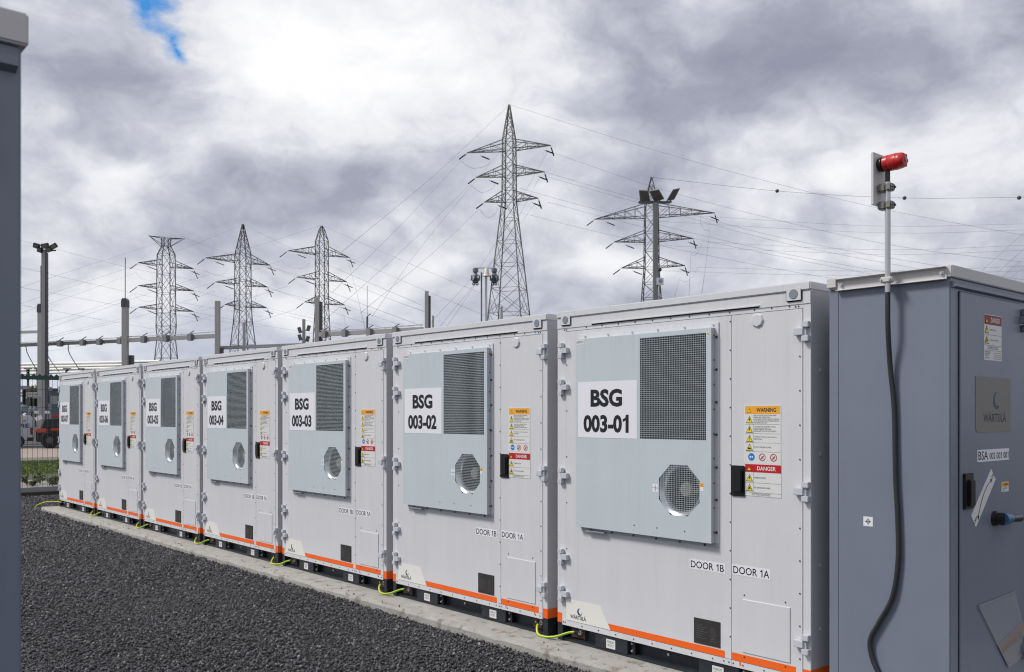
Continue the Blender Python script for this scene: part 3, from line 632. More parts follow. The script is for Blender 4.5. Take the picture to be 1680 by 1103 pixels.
# earthing cables hang between neighbouring skids
def smooth_path(P, n=10):
    P = [Vector(p) for p in P]; o = []
    Q = [P[0]*2-P[1]] + P + [P[-1]*2-P[-2]]
    for i in range(1, len(Q)-2):
        a, b, c, d = Q[i-1:i+3]
        for k in range(n):
            t = k/n; o.append(0.5*((2*b)+(c-a)*t+(2*a-5*b+4*c-d)*t*t+(3*b-a-3*c+d)*t**3))
    o.append(P[-1]); return o
def earth_cable(P, label, stripe=(0, 6, 7)):
    pts = smooth_path(P); mb = MB(); n = 8
    tmp = MB(); tmp.tube(pts, 0.0092, YG, n)
    mb.v = tmp.v; mb.mats = [YG, GR]
    for j, f in enumerate(tmp.f):
        mb.f.append(f); seg, k = divmod(j, n); mb.mi.append(1 if (k in stripe) else 0)
    o = mb.build('earthing_cable', smooth=True); tag(o, label, 'cable', 'earthing cables between the cabinets')
    e = MB(); e.tube([pts[0]-(pts[1]-pts[0]).normalized()*0.03, pts[0], pts[1]], 0.0125, BLACKP, 8); e.tube([pts[-2], pts[-1], pts[-1]+(pts[-1]-pts[-2]).normalized()*0.03], 0.0125, BLACKP, 8)
    e.build('cable_boot', o)
for i in range(6):
    xr = -CW - (i+1)*PITCH + 1.955; xl = -CW - i*PITCH + 0.165; j = 0.02*math.sin(i*2.3)
    earth_cable([(xr+0.02, 0.015, 0.070), (xr+0.045, -0.018, 0.045), (xr+0.09+j, -0.045, 0.012), (xr+0.17+j, -0.052, 0.009), ((xr+xl)/2+0.06, -0.035, 0.026), (xl-0.06, 0.005, 0.064), (xl+0.0, 0.022, 0.078)],
                'green and yellow earthing cable between cabinets BSG 003-0%d and BSG 003-0%d' % (i+2, i+1))
x7 = -CW-6*PITCH
earth_cable([(x7+0.12, 0.02, 0.08), (x7+0.02, -0.06, 0.09), (x7-0.10, -0.20, 0.085), (x7-0.20, -0.33, 0.02), (x7-0.22, -0.36, -0.08)], 'yellow earthing cable dipping into the gravel off the far end of the pad', (1,))

# ------------------------------------------------------------------ control cabinets
def control_cabinet(x1, y0, label, body_label=True, w=0.667, dp=1.05, zb=0.0):
    """blue-grey cabinet, door on its +x face; x1 is that face, y0 the corner nearest the rows' front"""
    r = thing('control_cabinet', label, 'cabinet', (x1, y0, zb))
    b = MB(); b.box(-w, 0, 0.004, dp, 0.06, 2.384, STEELB); b.box(-w+0.02, -0.02, 0.03, dp-0.03, 0.0, 0.06, SKID); b.build('housing', r, bevel=0.004)
    b = MB(); b.box(-w, -w+0.052, -0.001, 0.0035, 0.06, 2.372, STEELB); b.box(-w+0.0545, -0.002, 0.0005, 0.0035, 0.06, 2.372, STEELB); b.build('side_panel', r)
    b = MB(); b.box(-w-0.004, 0.014, -0.006, dp+0.01, 2.384, 2.446, CAPG); b.build('roof_cap', r, bevel=0.004)
    b = MB(); b.prism([(0.0005, 2.330), (0.022, 2.338), (0.022, 2.356), (0.0005, 2.366)], 0.02, dp-0.01, STEELB, 'y')
    b.build('drip_rail', r)
    b = MB(); b.box(0.0015, 0.010, 0.104, 0.904, 0.12, 2.318, STEELB); d = b.build('door', r, bevel=0.002, seg=1)
    b = MB(); b.box(0.0003, 0.001, 0.100, 0.908, 0.116, 2.322, DARKIN); b.build('door_gasket', r)
    for z in (2.225, 0.335):
        h = MB(); h.box(0.010, 0.045, 0.895, 0.945, z-0.022, z+0.022, STEELB); h.box(0.001, 0.045, 0.935, 0.985, z+0.026, z+0.066, STEELB); h.box(0.001, 0.045, 0.935, 0.985, z-0.066, z-0.026, STEELB)
        h.build('hinge', r, bevel=0.004)
    return r, d
bsa, bdoor = control_cabinet(0.783, 0.0, 'blue-grey control cabinet marked BSA 002 001 001 at the right end of the row')
near, _ = control_cabinet(0.88, -5.350, 'blue-grey cabinet with pale roof cap cut off by the left edge of the picture')
near.location.y = -4.302-1.05
# front fittings of the marked cabinet (local origin at x=0.783)
def bl(*a): return a
ox = -0.783
c = MB()
c.box(0.167+ox, 0.772+ox, -0.010, -0.0065, 2.372, 2.438, CAPG); c.box(0.167+ox, 0.772+ox, -0.040, -0.010, 2.434, 2.438, CAPG); c.box(0.167+ox, 0.772+ox, -0.030, -0.010, 2.372, 2.376, CAPG)
c.box(0.11+ox, 0.165+ox, -0.022, -0.0065, 2.395, 2.446, CAPG)
ch = c.build('bracket_channel', bsa, bevel=0.0012, seg=1)
c = MB()
for x in (0.196, 0.748): c.lathe((x+ox, -0.010, 2.405), [(-0.014, 0.0005), (-0.014, 0.007), (-0.004, 0.008), (-0.004, 0.014), (0, 0.014)], BOLT, 10)
stuff(c.build('channel_bolts', ch))
c = MB(); panel(c, rect(0.318+ox, 0.372+ox, 1.070, 1.122), 0.0003, 0.0008, WHITE); c = c.build('target_sticker', bsa)
w = MB(); line(w, 0.326+ox, 0.364+ox, 1.096, -0.0010, 'front', 0.003, INK); vline(w, 0.345+ox, 1.077, 1.115, -0.0010, 'front', 0.003, INK); disc(w, 0.345+ox, 1.096, 0.011, -0.0012, INK, 'front', 14, 0.008); w.build('cross_mark', c)
c = MB()
for x, y in ((0.25, 0.1), (0.47, 0.08), (0.62, 0.09)): c.lathe((x+ox, y, 2.446), [(0, 0.016), (0.006, 0.012), (0.008, 0.0005)], CAPG, 10, 'z')
stuff(c.build('roof_bolts', bsa))
# door fittings: face at local x = 0.010
fx = 0.0102
def plate_on_door(name, pts, mat, th=0.0008, label=None):
    p = MB(); panel(p, pts, fx, th, mat, 'right'); o = p.build(name, bsa)
    if label: o['label'] = label
    return o
o = plate_on_door('danger_label', rect(0.397, 0.634, 1.976, 2.224), WHITE2, label='white label with dark red DANGER header')
q = MB(); panel(q, rect(0.400, 0.631, 2.170, 2.221), fx+0.0008, 0.0005, M('dull_red', (0.26, 0.022, 0.030), 0.5), 'right'); q.build('red_header', o)
q = MB(); f = fx+0.0016
for a_ in ((0.428, 2.193, 0.032, 0.026, 'bang'), (0.432, 2.144, 0.056, 0.042, 'bolt'), (0.432, 2.087, 0.056, 0.042, 'arc')): q = MB(); icon_triangle(q, *a_[:4], f, 'right', a_[4]); q.build('warning_triangle', o)
q = MB(); lettering(q, 'DANGER', 0.486, 0.608, 2.182, 2.210, f, WHITE2, 'right', 0.02)
for z in (2.115, 2.058, 2.030): line(q, 0.40, 0.631, z, f, 'right')
small_lines(q, ['HAZARDOUS VOLTAGE'], 0.47, 2.148, 2.138, f, 'right', 0.2); small_lines(q, ['ARC FLASH & SHOCK HAZARD'], 0.47, 2.092, 2.082, f, 'right', 0.2)
small_lines(q, ['AUTHORIZED PERSONNEL ONLY', 'WEAR PROTECTIVE EQUIPMENT'], 0.445, 2.054, 2.034, f, 'right', 0.23); small_lines(q, ['NOMINAL VOLTAGE', 'RATED CURRENT', 'FREQUENCY', 'SHORT CIRCUIT'], 0.41, 2.026, 1.984, f, 'right', 0.2)
for i in range(4): line(q, 0.52, 0.625, 2.018-i*0.0105, f, 'right', 0.002)
q.build('lettering', o)
o = plate_on_door('maker_plate', [(0.288, 1.605), (0.305, 1.585), (0.757, 1.585), (0.757, 1.883), (0.286, 1.885)], ALU, 0.002, 'dull bronze maker plate with crescent emblem')
q = MB(); crescent(q, 0.560, 1.757, 0.048, fx+0.0024, 'right', M('navy_dull', (0.012, 0.05, 0.13), 0.4), M('orange_dull', (0.36, 0.20, 0.08), 0.4)); lettering(q, 'WÄRTSILÄ', 0.385, 0.690, 1.640, 1.697, fx+0.0024, INK, 'right', 0.006); q.build('logo', o)
o = plate_on_door('identity_label', rect(0.312, 0.738, 1.427, 1.492), WHITE); q = MB(); lettering(q, 'BSA', 0.324, 0.448, 1.437, 1.484, f, INK, 'right', 0.004); q.build('lettering', o); q = MB(); lettering(q, '002 001 001', 0.470, 0.728, 1.438, 1.474, f, INK, 'right', 0.0); q.build('lettering', o)
h = MB(); h.box(fx, fx+0.014, 0.131, 0.235, 1.187, 1.374, BLACKP); o = h.build('door_handle', bsa, bevel=0.003); h = MB(); h.box(fx+0.0145, fx+0.030, 0.160, 0.222, 1.200, 1.340, BLACKP); h.build('lever', o, bevel=0.005)
o = plate_on_door('switch_direction_label', [(0.492, 1.386), (0.552, 1.324), (0.293, 1.081), (0.234, 1.148)], WHITE2, label='slanted white label with curved arrow from OFF to ON')
q = MB(); arc = [(0.492, 1.322), (0.445, 1.300), (0.40, 1.262), (0.360, 1.210), (0.335, 1.165), (0.322, 1.132)]
for a, b_ in zip(arc, arc[1:]): q.bar((f, *a), (f, *b_), 0.0012, INK, 0.006) if False else q.add([(f, a[0]-0.004, a[1]), (f, a[0]+0.004, a[1]), (f, b_[0]+0.004, b_[1]), (f, b_[0]-0.004, b_[1])], [(0, 1, 2, 3)], INK)
q.add([(f, 0.505, 1.328), (f, 0.480, 1.330), (f, 0.486, 1.306)], [(0, 1, 2)], INK); q.add([(f, 0.320, 1.118), (f, 0.308, 1.142), (f, 0.336, 1.140)], [(0, 1, 2)], INK)
lettering(q, 'ON', 0.492, 0.530, 1.336, 1.354, f, INK, 'right', rotate=0.7); q.build('arrow', o); q = MB(); lettering(q, 'OFF', 0.262, 0.312, 1.110, 1.130, f, INK, 'right', rotate=0.6); q.build('lettering', o)
o = plate_on_door('small_warning_label', rect(0.633, 0.733, 1.250, 1.305), WHITE2); q = MB(); panel(q, rect(0.636, 0.730, 1.279, 1.302), fx+0.0008, 0.0005, WARNOR, 'right'); lettering(q, 'WARNING', 0.660, 0.724, 1.284, 1.297, f, INK, 'right'); small_lines(q, ['MAY CONTAIN STORED', 'ENERGY'], 0.65, 1.275, 1.254, f, 'right', 0.14); q.build('lettering', o)
k = MB(); k.lathe((fx, 0.530, 1.112), [(0.0, 0.042), (0.02, 0.040), (0.022, 0.034), (0.055, 0.034), (0.06, 0.0005)], BLACKP, 18, 'x'); o = k.build('rotary_switch', bsa, smooth=True)
k = MB(); k.tube([(fx+0.045, 0.525, 1.112), (fx+0.045, 0.60, 1.110), (fx+0.045, 0.645, 1.106)], [0.036, 0.030, 0.022], BLUEP, 12); k.add([(fx+0.078, 0.54, 1.108), (fx+0.078, 0.54, 1.116), (fx+0.073, 0.60, 1.113), (fx+0.073, 0.60, 1.107)], [(0, 1, 2, 3)], WHITE2); k.build('blue_collar', o, smooth=True)
k = MB(); k.tube([(fx+0.045, 0.640, 1.106), (fx+0.045, 0.77, 1.100), (fx+0.045, 0.78, 1.100)], [0.020, 0.022, 0.016], BLACKP, 12); k.build('grip', o, smooth=True)
# clear document pouch hanging askew on the door
pz = lambda a, b: (0.312+a*0.935*0.62+b*0.36, 0.662-b*0.66+a*0.05)
k = MB(); quad = [(0.312, 0.662), (0.803, 0.672), (1.035, 0.20), (0.70, 0.18)]
quad = [(0.312, 0.662), (0.72, 0.26), (1.04, 0.30), (0.803, 0.675)]
panel(k, quad, fx+0.006, 0.0012, CLEAR, 'right'); o = k.build('document_pouch', bsa); o['label'] = 'clear plastic document pouch hanging askew'
k = MB(); lerp = lambda p, q_, t: (p[0]+(q_[0]-p[0])*t, p[1]+(q_[1]-p[1])*t)
a0, a1, b0, b1 = quad[0], quad[1], quad[3], quad[2]
panel(k, [lerp(a0, a1, 0.64), lerp(a0, a1, 0.98), lerp(b0, b1, 0.98), lerp(b0, b1, 0.50)], fx+0.002, 0.0012, PAPER, 'right'); panel(k, [lerp(a0, a1, 0.66), lerp(a0, a1, 0.78), lerp(b0, b1, 0.64), lerp(b0, b1, 0.52)], fx+0.0032, 0.0006, BROWNB, 'right')
lettering(k, 'WARNING', 0.62, 0.92, 0.372, 0.402, fx+0.0042, INKG, 'right', mirror=True, rotate=0.16, bold=0.01); k.build('document', o)
k = MB(); k.bar((fx+0.008, *quad[0]), (fx+0.008, *quad[1]), 0.004, GREYS, 0.006); k.bar((fx+0.008, *quad[0]), (fx+0.008, *quad[3]), 0.004, GREYS, 0.006); k.build('pouch_seam', o)

# alarm post on the control cabinet
AL = thing('alarm_post', 'steel pole with red alarm beacon clamped to the blue-grey control cabinet', 'alarm beacon', (0.487, -0.062, 2.33))
q = MB(); q.tube([(0, 0, 0), (0, 0, 0.585)], 0.0145, GALV, 16); q.build('pole', AL, smooth=True)
q = MB(); q.tube([(0, 0, 0.585), (0, 0, 0.640)], 0.0125, BLACKP, 12); q.build('cable_gland', AL, smooth=True)
q = MB(); q.box(-0.036, 0.030, -0.022, 0.020, 0.050, 0.082, CAPG); q = q.build('pole_clamp', AL, bevel=0.006); w = MB(); [w.lathe((x, -0.022, 0.066), [(-0.006, 0.0005), (-0.006, 0.006), (0, 0.007)], BOLT, 8) for x in (-0.026, 0.020)]; stuff(w.build('bolts', q))
CLG = M('clamp_grey', (0.21, 0.205, 0.19), 0.55, metal=0.3)
for z in (0.462, 0.556):
    q = MB(); q.box(-0.046, -0.004, -0.026, 0.026, z-0.022, z+0.022, CLG); q.box(-0.002, 0.030, -0.026, 0.026, z-0.020, z+0.020, CLG); q = q.build('plate_clamp', AL, bevel=0.006)
    w = MB(); [w.lathe((0.030, y, z), [(0.006, 0.0005), (0.006, 0.006), (0, 0.007)], BLACKP, 8, 'x') for y in (-0.016, 0.016)]; stuff(w.build('bolts', q))
q = MB(); q.box(-0.062, -0.047, -0.062, 0.090, 0.465, 0.745, CAPG); q.build('back_plate', AL, bevel=0.002, seg=1)
q = MB(); q.lathe((-0.047, 0.0, 0.685), [(0.0, 0.034), (0.012, 0.040), (0.022, 0.040), (0.026, 0.032), (0.034, 0.030), (0.036, 0.0005)], BLACKP, 24, 'x'); q.build('beacon_base', AL, smooth=True)
q = MB(); q.lathe((-0.047, 0.0, 0.685), [(0.028, 0.030), (0.032, 0.042), (0.055, 0.043), (0.056, 0.0415), (0.058, 0.0415), (0.060, 0.043), (0.100, 0.044), (0.102, 0.042), (0.105, 0.042), (0.107, 0.043), (0.128, 0.040), (0.140, 0.032), (0.144, 0.016), (0.145, 0.0005)], RED, 28, 'x'); bo = q.build('beacon', AL, smooth=True)
q = MB(); q.lathe((0.099, 0.0, 0.685), [(0.0, 0.011), (0.002, 0.010), (0.003, 0.0005)], M('lens_blue', (0.25, 0.30, 0.5), 0.2), 14, 'x'); [q.bar((0.085, 0.034*math.cos(a), 0.685+0.034*math.sin(a)), (0.092, 0.026*math.cos(a), 0.685+0.026*math.sin(a)), 0.012, RED) for a in [i*math.pi/3 for i in range(6)]]; q.build('beacon_front', bo)
cp = [(0.487, -0.062, 2.345), (0.487, -0.06, 2.15), (0.484, -0.03, 1.944), (0.5, -0.016, 1.7), (0.507, -0.016, 1.36), (0.519, -0.016, 1.13), (0.521, -0.016, 0.905), (0.49, -0.016, 0.707), (0.418, -0.016, 0.563), (0.366, -0.016, 0.455), (0.377, -0.016, 0.358), (0.424, -0.016, 0.26), (0.484, -0.016, 0.12), (0.494, -0.016, 0.012)]
o = MB().tube(smooth_path(cp, 8), 0.0132, CABLE, 12).build('alarm_cable', smooth=True); tag(o, 'black ribbed cable sagging down the blue-grey cabinet below the alarm pole', 'cable')

# ------------------------------------------------------------------ fence beyond the far end
fx0 = -18.95
fe = thing('wire_fence', 'dark green wire mesh fence beyond the far end of the row', 'fence', (fx0, 0, GZ))
q = MB()
for i in range(150): y = -4+i*0.1; q.bar((0, y, 0.22), (0, y, 2.66), 0.0055, BARE)
for z in (0.35, 0.75, 1.15, 1.55, 1.95, 2.35): q.bar((0.008, -4, z), (0.008, 11, z), 0.008, BARE)
stuff(q.build('wire_mesh', fe))
q = MB(); q.box(-0.03, 0.03, -4, 11, 2.56, 2.64, FENCE)
for i in range(130): y = -4+i*0.115; q.prism([(y, 2.64), (y+0.10, 2.64), (y+0.05, 2.69)], -0.02, 0.02, FENCE, 'x')
q.build('top_rail', fe)
for y in (-3.4, -0.9, 1.35, 3.85, 6.35, 8.85):
    q = MB(); q.box(-0.08, -0.02, y-0.03, y+0.03, -0.02, 2.70, FENCE); q.build('post', fe)
for k in range(6):
    q = MB(); q.box(-0.05, 0.05, -4+k*2.5+0.004, -1.5+k*2.5-0.004, -0.06, 0.22, M('kerb_board', (0.27, 0.275, 0.29), 0.8, var=0.1)); q.build('kerb_board', fe)
q = structure(MB().box(fx0+0.06, fx0+0.16, -4, 11, -0.14, 0.02, M('dark_soil', (0.055, 0.045, 0.035), 0.95, var=0.4, vscale=(3, 3, 3))).build('soil_bank'))
# low plants behind the fence
LEAF = M('plant_leaf', (0.075, 0.11, 0.035), 0.6, island=0.45)
def leafy(n, cx, cy, cz, rx, ry, rz_, sz, hollow=0.0):
    p = rng.normal(size=(n, 3)); p /= np.linalg.norm(p, axis=1)[:, None]; p *= (rng.uniform(hollow, 1, n)**0.5)[:, None]
    c_ = p*[rx, ry, rz_]+[cx, cy, cz]; a = rng.normal(size=(n, 3)); a /= np.linalg.norm(a, axis=1)[:, None]; b = np.cross(a, rng.normal(size=(n, 3))); b /= np.linalg.norm(b, axis=1)[:, None]
    s = rng.uniform(0.6, 1.3, n)[:, None]*sz
    V = np.stack([c_-a*s, c_+b*s*0.45, c_+a*s, c_-b*s*0.45], 1).reshape(-1, 3)
    i = np.arange(n)[:, None]*4; return V, np.concatenate([np.stack([i[:, 0], i[:, 0]+1, i[:, 0]+2], 1), np.stack([i[:, 0], i[:, 0]+2, i[:, 0]+3], 1)])
def plant(name, label, loc, clumps, leaf, stem_r, cat, group, mat):
    r = thing(name, label, cat, loc, 0, group); V = []; T = []; o = 0; tr = MB()
    for (cx, cy, cz, rx, ry, rz_, n) in clumps:
        v, t = leafy(n, cx, cy, cz, rx, ry, rz_, leaf); V.append(v); T.append(t+o); o += len(v)
        tr.tube([(0, 0, 0), (cx*0.3, cy*0.3, cz*0.5), (cx, cy, cz)], [stem_r, stem_r*0.8, stem_r*0.4], M('bark', (0.06, 0.048, 0.035), 0.9), 6)
    cr = np_mesh('crown', np.concatenate(V), np.concatenate(T), mat); cr.parent = r
    tr.build('trunk' if cat == 'tree' else 'stems', r); return r
for i, (px, dpt, w_, h_) in enumerate(((44, 23.6, 0.13, 0.22), (53, 23.3, 0.10, 0.16), (66, 24.0, 0.15, 0.24), (86, 23.4, 0.13, 0.20), (94, 23.8, 0.12, 0.26))):
    p = base_at(px, dpt, -0.13)
    plant('shrub', ['low leafy shrub left of the others behind the wire fence', 'smallest low shrub behind the wire fence', 'widest low shrub in the middle behind the wire fence', 'low shrub near the far cabinet behind the wire fence', 'taller low shrub partly hidden by the far cabinet'][i], p,
          [(random.uniform(-w_, w_)*0.8, random.uniform(-w_, w_)*0.8, h_*random.uniform(0.35, 0.85), w_*0.6, w_*0.6, h_*0.35, 22) for _ in range(5)], 0.045, 0.006, 'shrub', 'low shrubs behind the fence', LEAF)

# ------------------------------------------------------------------ van and telehandler
vp = base_at(54, 52, -0.12)
WV = M('van_white', (0.50, 0.53, 0.56), 0.35, coat=0.3); GLASS = M('car_glass', (0.02, 0.025, 0.03), 0.1); TYRE = M('tyre', (0.012, 0.012, 0.013), 0.85)
van = thing('van', 'small white van with blue SPIE lettering parked beyond the fence', 'van', vp, RZ+0.47)
side = [(0, 0.35), (0.0, 1.55), (-0.12, 1.80), (-2.6, 1.84), (-3.3, 1.25), (-4.2, 0.98), (-4.35, 0.35)]
q = MB(); q.prism(side, 0, 1.75, WV, 'y'); q.build('body', van, bevel=0.05)
for x in (-0.78, -3.55):
    q = MB(); q.lathe((x, 0.09, 0.31), [(-0.10, 0.20), (-0.12, 0.24), (-0.12, 0.31), (0.10, 0.31)], TYRE, 20); w_ = q.build('wheel', van); q = MB(); q.lathe((x, -0.01, 0.31), [(0.0, 0.20), (0.0, 0.0005)], M('rim', (0.30, 0.30, 0.31), 0.4, metal=0.5), 10); q.build('rim', w_)
    q = MB(); q.lathe((x, -0.004, 0.33), [(0.0, 0.37), (0.0, 0.0005)], BLACKP, 20); q.build('wheel_arch', van)
q = MB(); q.box(-0.14, 0.012, -0.012, 0.14, 0.72, 1.12, M('tail_red', (0.20, 0.02, 0.02), 0.3)); q.build('tail_light', van)
q = MB(); q.prism([(-2.05, 1.22), (-2.05, 1.70), (-2.65, 1.70), (-3.15, 1.22)], -0.008, 0.0, GLASS, 'y'); q.build('window', van)
q = MB(); q.box(-0.3, 0.03, -0.02, 1.77, 0.34, 0.55, BLACKP); q.build('bumper', van)
q = MB(); lettering(q, 'SPIE', -0.98, -0.18, 1.10, 1.34, -0.012, M('spie_blue', (0.02, 0.06, 0.25), 0.4), bold=0.02); disc(q, -0.42, 1.50, 0.07, -0.012, REDL, 'front', r0=0.04); q.build('lettering', van)

th = thing('telehandler', 'red and black telehandler parked beside the white van', 'telehandler', base_at(56, 49.5, -0.12), RZ+0.42)
RD = M('machine_red', (0.40, 0.04, 0.022), 0.4, var=0.1)
q = MB(); q.box(0.05, 3.9, 0.3, 2.0, 0.35, 1.05, BLACKP); q.build('chassis', th, bevel=0.05)
q = MB(); q.prism([(0.32, 1.05), (0.50, 1.60), (1.5, 1.62), (1.9, 1.05)], 0.35, 1.25, GLASS, 'y'); cb = q.build('cab', th, bevel=0.04)
q = MB(); q.bar((0.04, 0.34, 1.58), (0.36, 0.34, 1.74), 0.07, WHITE2, 0.22); q.bar((0.30, 0.33, 1.05), (0.52, 0.33, 1.62), 0.07, DKG); q.bar((1.5, 0.33, 1.62), (1.9, 0.33, 1.05), 0.07, DKG); q.build('cab_frame', cb)
q = MB(); q.bar((0.80, 1.0, 1.74), (4.6, 1.0, 2.05), 0.30, RD, 0.17); q.box(1.18, 1.38, 0.9, 1.1, 1.74, 1.97, RD); q.build('boom', th, bevel=0.02)
q = MB(); q.box(0.05, 0.62, 0.20, 0.9, 0.86, 1.10, M('hood_red', (0.42, 0.07, 0.035), 0.5)); q.build('hood', th, bevel=0.06)
q = MB(); q.box(0.75, 1.25, 0.20, 0.6, 0.94, 1.10, RD); q.build('hood', th, bevel=0.05)
for x in (0.75, 3.2):
    for y in (0.25, 1.75):
        q = MB(); q.lathe((x, y, 0.46), [(-0.18, 0.20), (-0.20, 0.30), (-0.20, 0.42), (-0.16, 0.46), (0.16, 0.46), (0.20, 0.42), (0.20, 0.20)], TYRE, 20); w_ = q.build('wheel', th); q = MB(); q.lathe((x, y, 0.46), [(-0.17, 0.22), (-0.12, 0.18), (-0.12, 0.0005)], DKG, 14); q.build('rim', w_)

# ------------------------------------------------------------------ switchyard
def post_thing(name, label, cat, px, depth, ytop, w, mat, dz=None, group=None, yaw=0.0, dmat=None, back=False):
    r = thing(name, label, cat, base_at(px, depth), RZ+yaw, group); h = at(px, ytop, depth).z - GZ; wm = w*depth/F
    q = MB(); q.box(-wm/2, wm/2, -wm/2, wm/2, 0, h, mat); q.build('shaft', r, bevel=wm*0.06, seg=1)
    return r, h, wm
gl = 'gantry posts in the switchyard'
P = {}
for key, px, dp_, yt, w_, lab in (('a', 67, 70, 500, 8, 'pale concrete gantry post beside the ladder floodlight mast'), ('b', 205.5, 69, 491, 9, 'concrete gantry post with capped top and rod, right of the ladder mast'),
                              ('c', 357, 67.5, 494, 7.5, 'plain concrete gantry post left of the second pylon'), ('d', 520.5, 65.5, 488, 7, 'concrete gantry post in front of the third pylon'), ('e', 700, 63, 478, 6, 'slim concrete gantry post standing alone left of the tallest pylon')):
    r, h, wm = post_thing('gantry_post', lab, 'post', px, dp_, yt, w_, POSTC, group=gl); P[key] = (r, h, wm, px, dp_)
    q = MB()
    if key in 'cde': q.box(wm/2, wm/2+wm*0.55, 0.0, wm, 0, h*(0.97 if key != 'c' else 0.66) , DKG)
    else: q.box(wm*0.55, wm*1.25, 0.1, wm, 0, h*(0.60 if key == 'b' else 0.58), DKG)
    q.build('rear_column', r)
    if key in 'ab':
        q = MB(); q.prism([(-wm/2-0.02, h-0.62), (wm/2+0.02, h-0.62), (wm/2+0.02, h-0.12), (wm*0.3, h+0.05), (-wm*0.3, h+0.05), (-wm/2-0.02, h-0.12)], -wm/2-0.02, wm/2+0.02, DKG, 'y'); q.build('cap', r)
        q = MB(); q.bar((0, 0, h), (0, 0, h+(3.15 if key == 'b' else 3.0)), 0.045, DKG); q.build('lightning_rod', r)
def span(label, p0, p1, hgt, mat, clamps=(), rope=True, cat='beam'):
    a = at(*p0); b = at(*p1); r = thing('gantry_beam', label, cat, a, 0, 'gantry beams in the switchyard'); d = b-a
    q = MB(); q.bar((0, 0, 0), d, 0.22, mat, hgt); q.build('girder', r)
    if rope: q = MB(); q.tube([Vector((0, 0, hgt*0.9)), d*0.5+Vector((0, 0, hgt*0.75)), d+Vector((0, 0, hgt*1.1))], 0.03, GREYS, 5); q.build('guard_rope', r)
    for t in clamps:
        c_ = d*t; e = d.normalized(); q = MB(); q.bar(c_-e*0.16, c_+e*0.14, 0.4, GREYS, hgt+0.20); q.bar(c_+e*0.14, c_+e*0.34, 0.4, DKG, hgt*1.1); q.bar(c_-e*0.1+Vector((0, 0, hgt/2+0.1)), c_+e*0.3+Vector((0, 0, hgt/2+0.32)), 0.05, DKG); q.build('clamp', r)
    return r
span('dark gantry beam running left from the capped post', (8, 567.5, 71), (203, 559.5, 69.4), 0.25, M('beam_grey', (0.15, 0.15, 0.155), 0.6), (0.03, 0.33, 0.47, 0.66, 0.80, 0.97))
span('pale gantry beam right of the capped post', (207, 558.5, 69), (354, 551.5, 67.6), 0.30, POSTC, (0.20, 0.45, 0.72))
span('low pale beam behind the middle cabinets', (361, 571, 68), (520, 565, 66.5), 0.24, GREYS, (), False)
span('pale gantry beam with four clamps right of the third pylon', (524, 549, 65.4), (694, 540.5, 63.2), 0.30, POSTC, (0.05, 0.25, 0.49, 0.74))
span('short pale rail at the far left above the dark beam', (8, 546, 72), (63, 544.5, 71), 0.20, POSTC, (), False)
tp = [((10, 598.5, 84), (262, 593.0, 78)), ((10, 603.5, 83.5), (215, 599.0, 79)), ((10, 608.3, 83), (190, 604.0, 79)), ((10, 615.0, 82), (160, 609.0, 79))]
for i, (a, b) in enumerate(tp):
    o = MB().tube([at(*a), at(*b)], (0.13, 0.11, 0.13, 0.10)[i], TUBE, 8).build('busbar_tube', smooth=True); tag(o, ['highest', 'second highest', 'third highest', 'lowest'][i]+' pale busbar tube above the far cabinets', 'busbar', 'busbar tubes')
for i, px in enumerate((46, 62, 110, 135, 172)):
    r = thing('busbar_support', ['first busbar support from the left picture edge', 'busbar support beside the ladder mast', 'busbar support with insulator right of the ladder mast', 'busbar support over the last cabinet', 'busbar support left of the capped gantry post'][i], 'support', base_at(px, 80), RZ, 'busbar supports')
    h = at(px, 607, 80).z-GZ; q = MB(); q.bar((0, 0, 0), (0, 0, h-0.9), 0.14, DKG); q.build('leg', r); q = MB(); q.lathe((0, 0, h-0.9), [(k*0.08, 0.17 if k % 2 else 0.10) for k in range(13)], INSUL, 10, 'z'); q.build('insulator', r); q = MB(); q.bar((-0.35, 0, h+0.1), (0.35, 0, h+0.1), 0.12, GREYS); q.build('cap_bar', r)
# floodlight mast with ladder rungs on the left
fm = thing('floodlight_mast', 'tall steel mast with climbing rungs and black floodlights at far left', 'floodlight', base_at(73, 60), RZ); h = at(73, 410, 60).z-GZ
q = MB(); q.box(-0.14, 0.10, -0.14, 0.14, 0, h, GREYS); q.box(0.105, 0.19, -0.12, 0.12, 0, h-0.2, DKG); q.build('mast', fm)
for k in range(30):
    z = 0.6+k*0.365; q = MB(); q.bar((0.19, -0.05, z), (0.30, -0.05, z), 0.03, DKG); q.build('rung', fm)
for (x, z, tx, sx_) in ((-0.42, 0.22, 0.3, 0.42), (-0.20, -0.05, 0.3, 0.34), (0.14, 0.22, -0.2, 0.50), (0.40, -0.02, -0.3, 0.36), (0.72, 0.20, -0.5, 0.42)):
    mx = Matrix.Translation((x, -0.2, h+z)) @ Matrix.Rotation(tx, 4, 'Y') @ Matrix.Rotation(0.4, 4, 'X'); q = MB(); q.box(-sx_/2, sx_/2, -0.10, 0.10, -0.16, 0.16, BLACKP, mx); f_ = q.build('floodlight', fm, bevel=0.03); q = MB(); q.box(-sx_/2+0.04, sx_/2-0.04, -0.105, -0.1005, -0.12, 0.12, LENS, mx); q.build('lens', f_)
q = MB(); q.bar((-0.45, 0, h-0.05), (0.75, 0, h-0.05), 0.08, DKG); q.build('crossbar', fm)
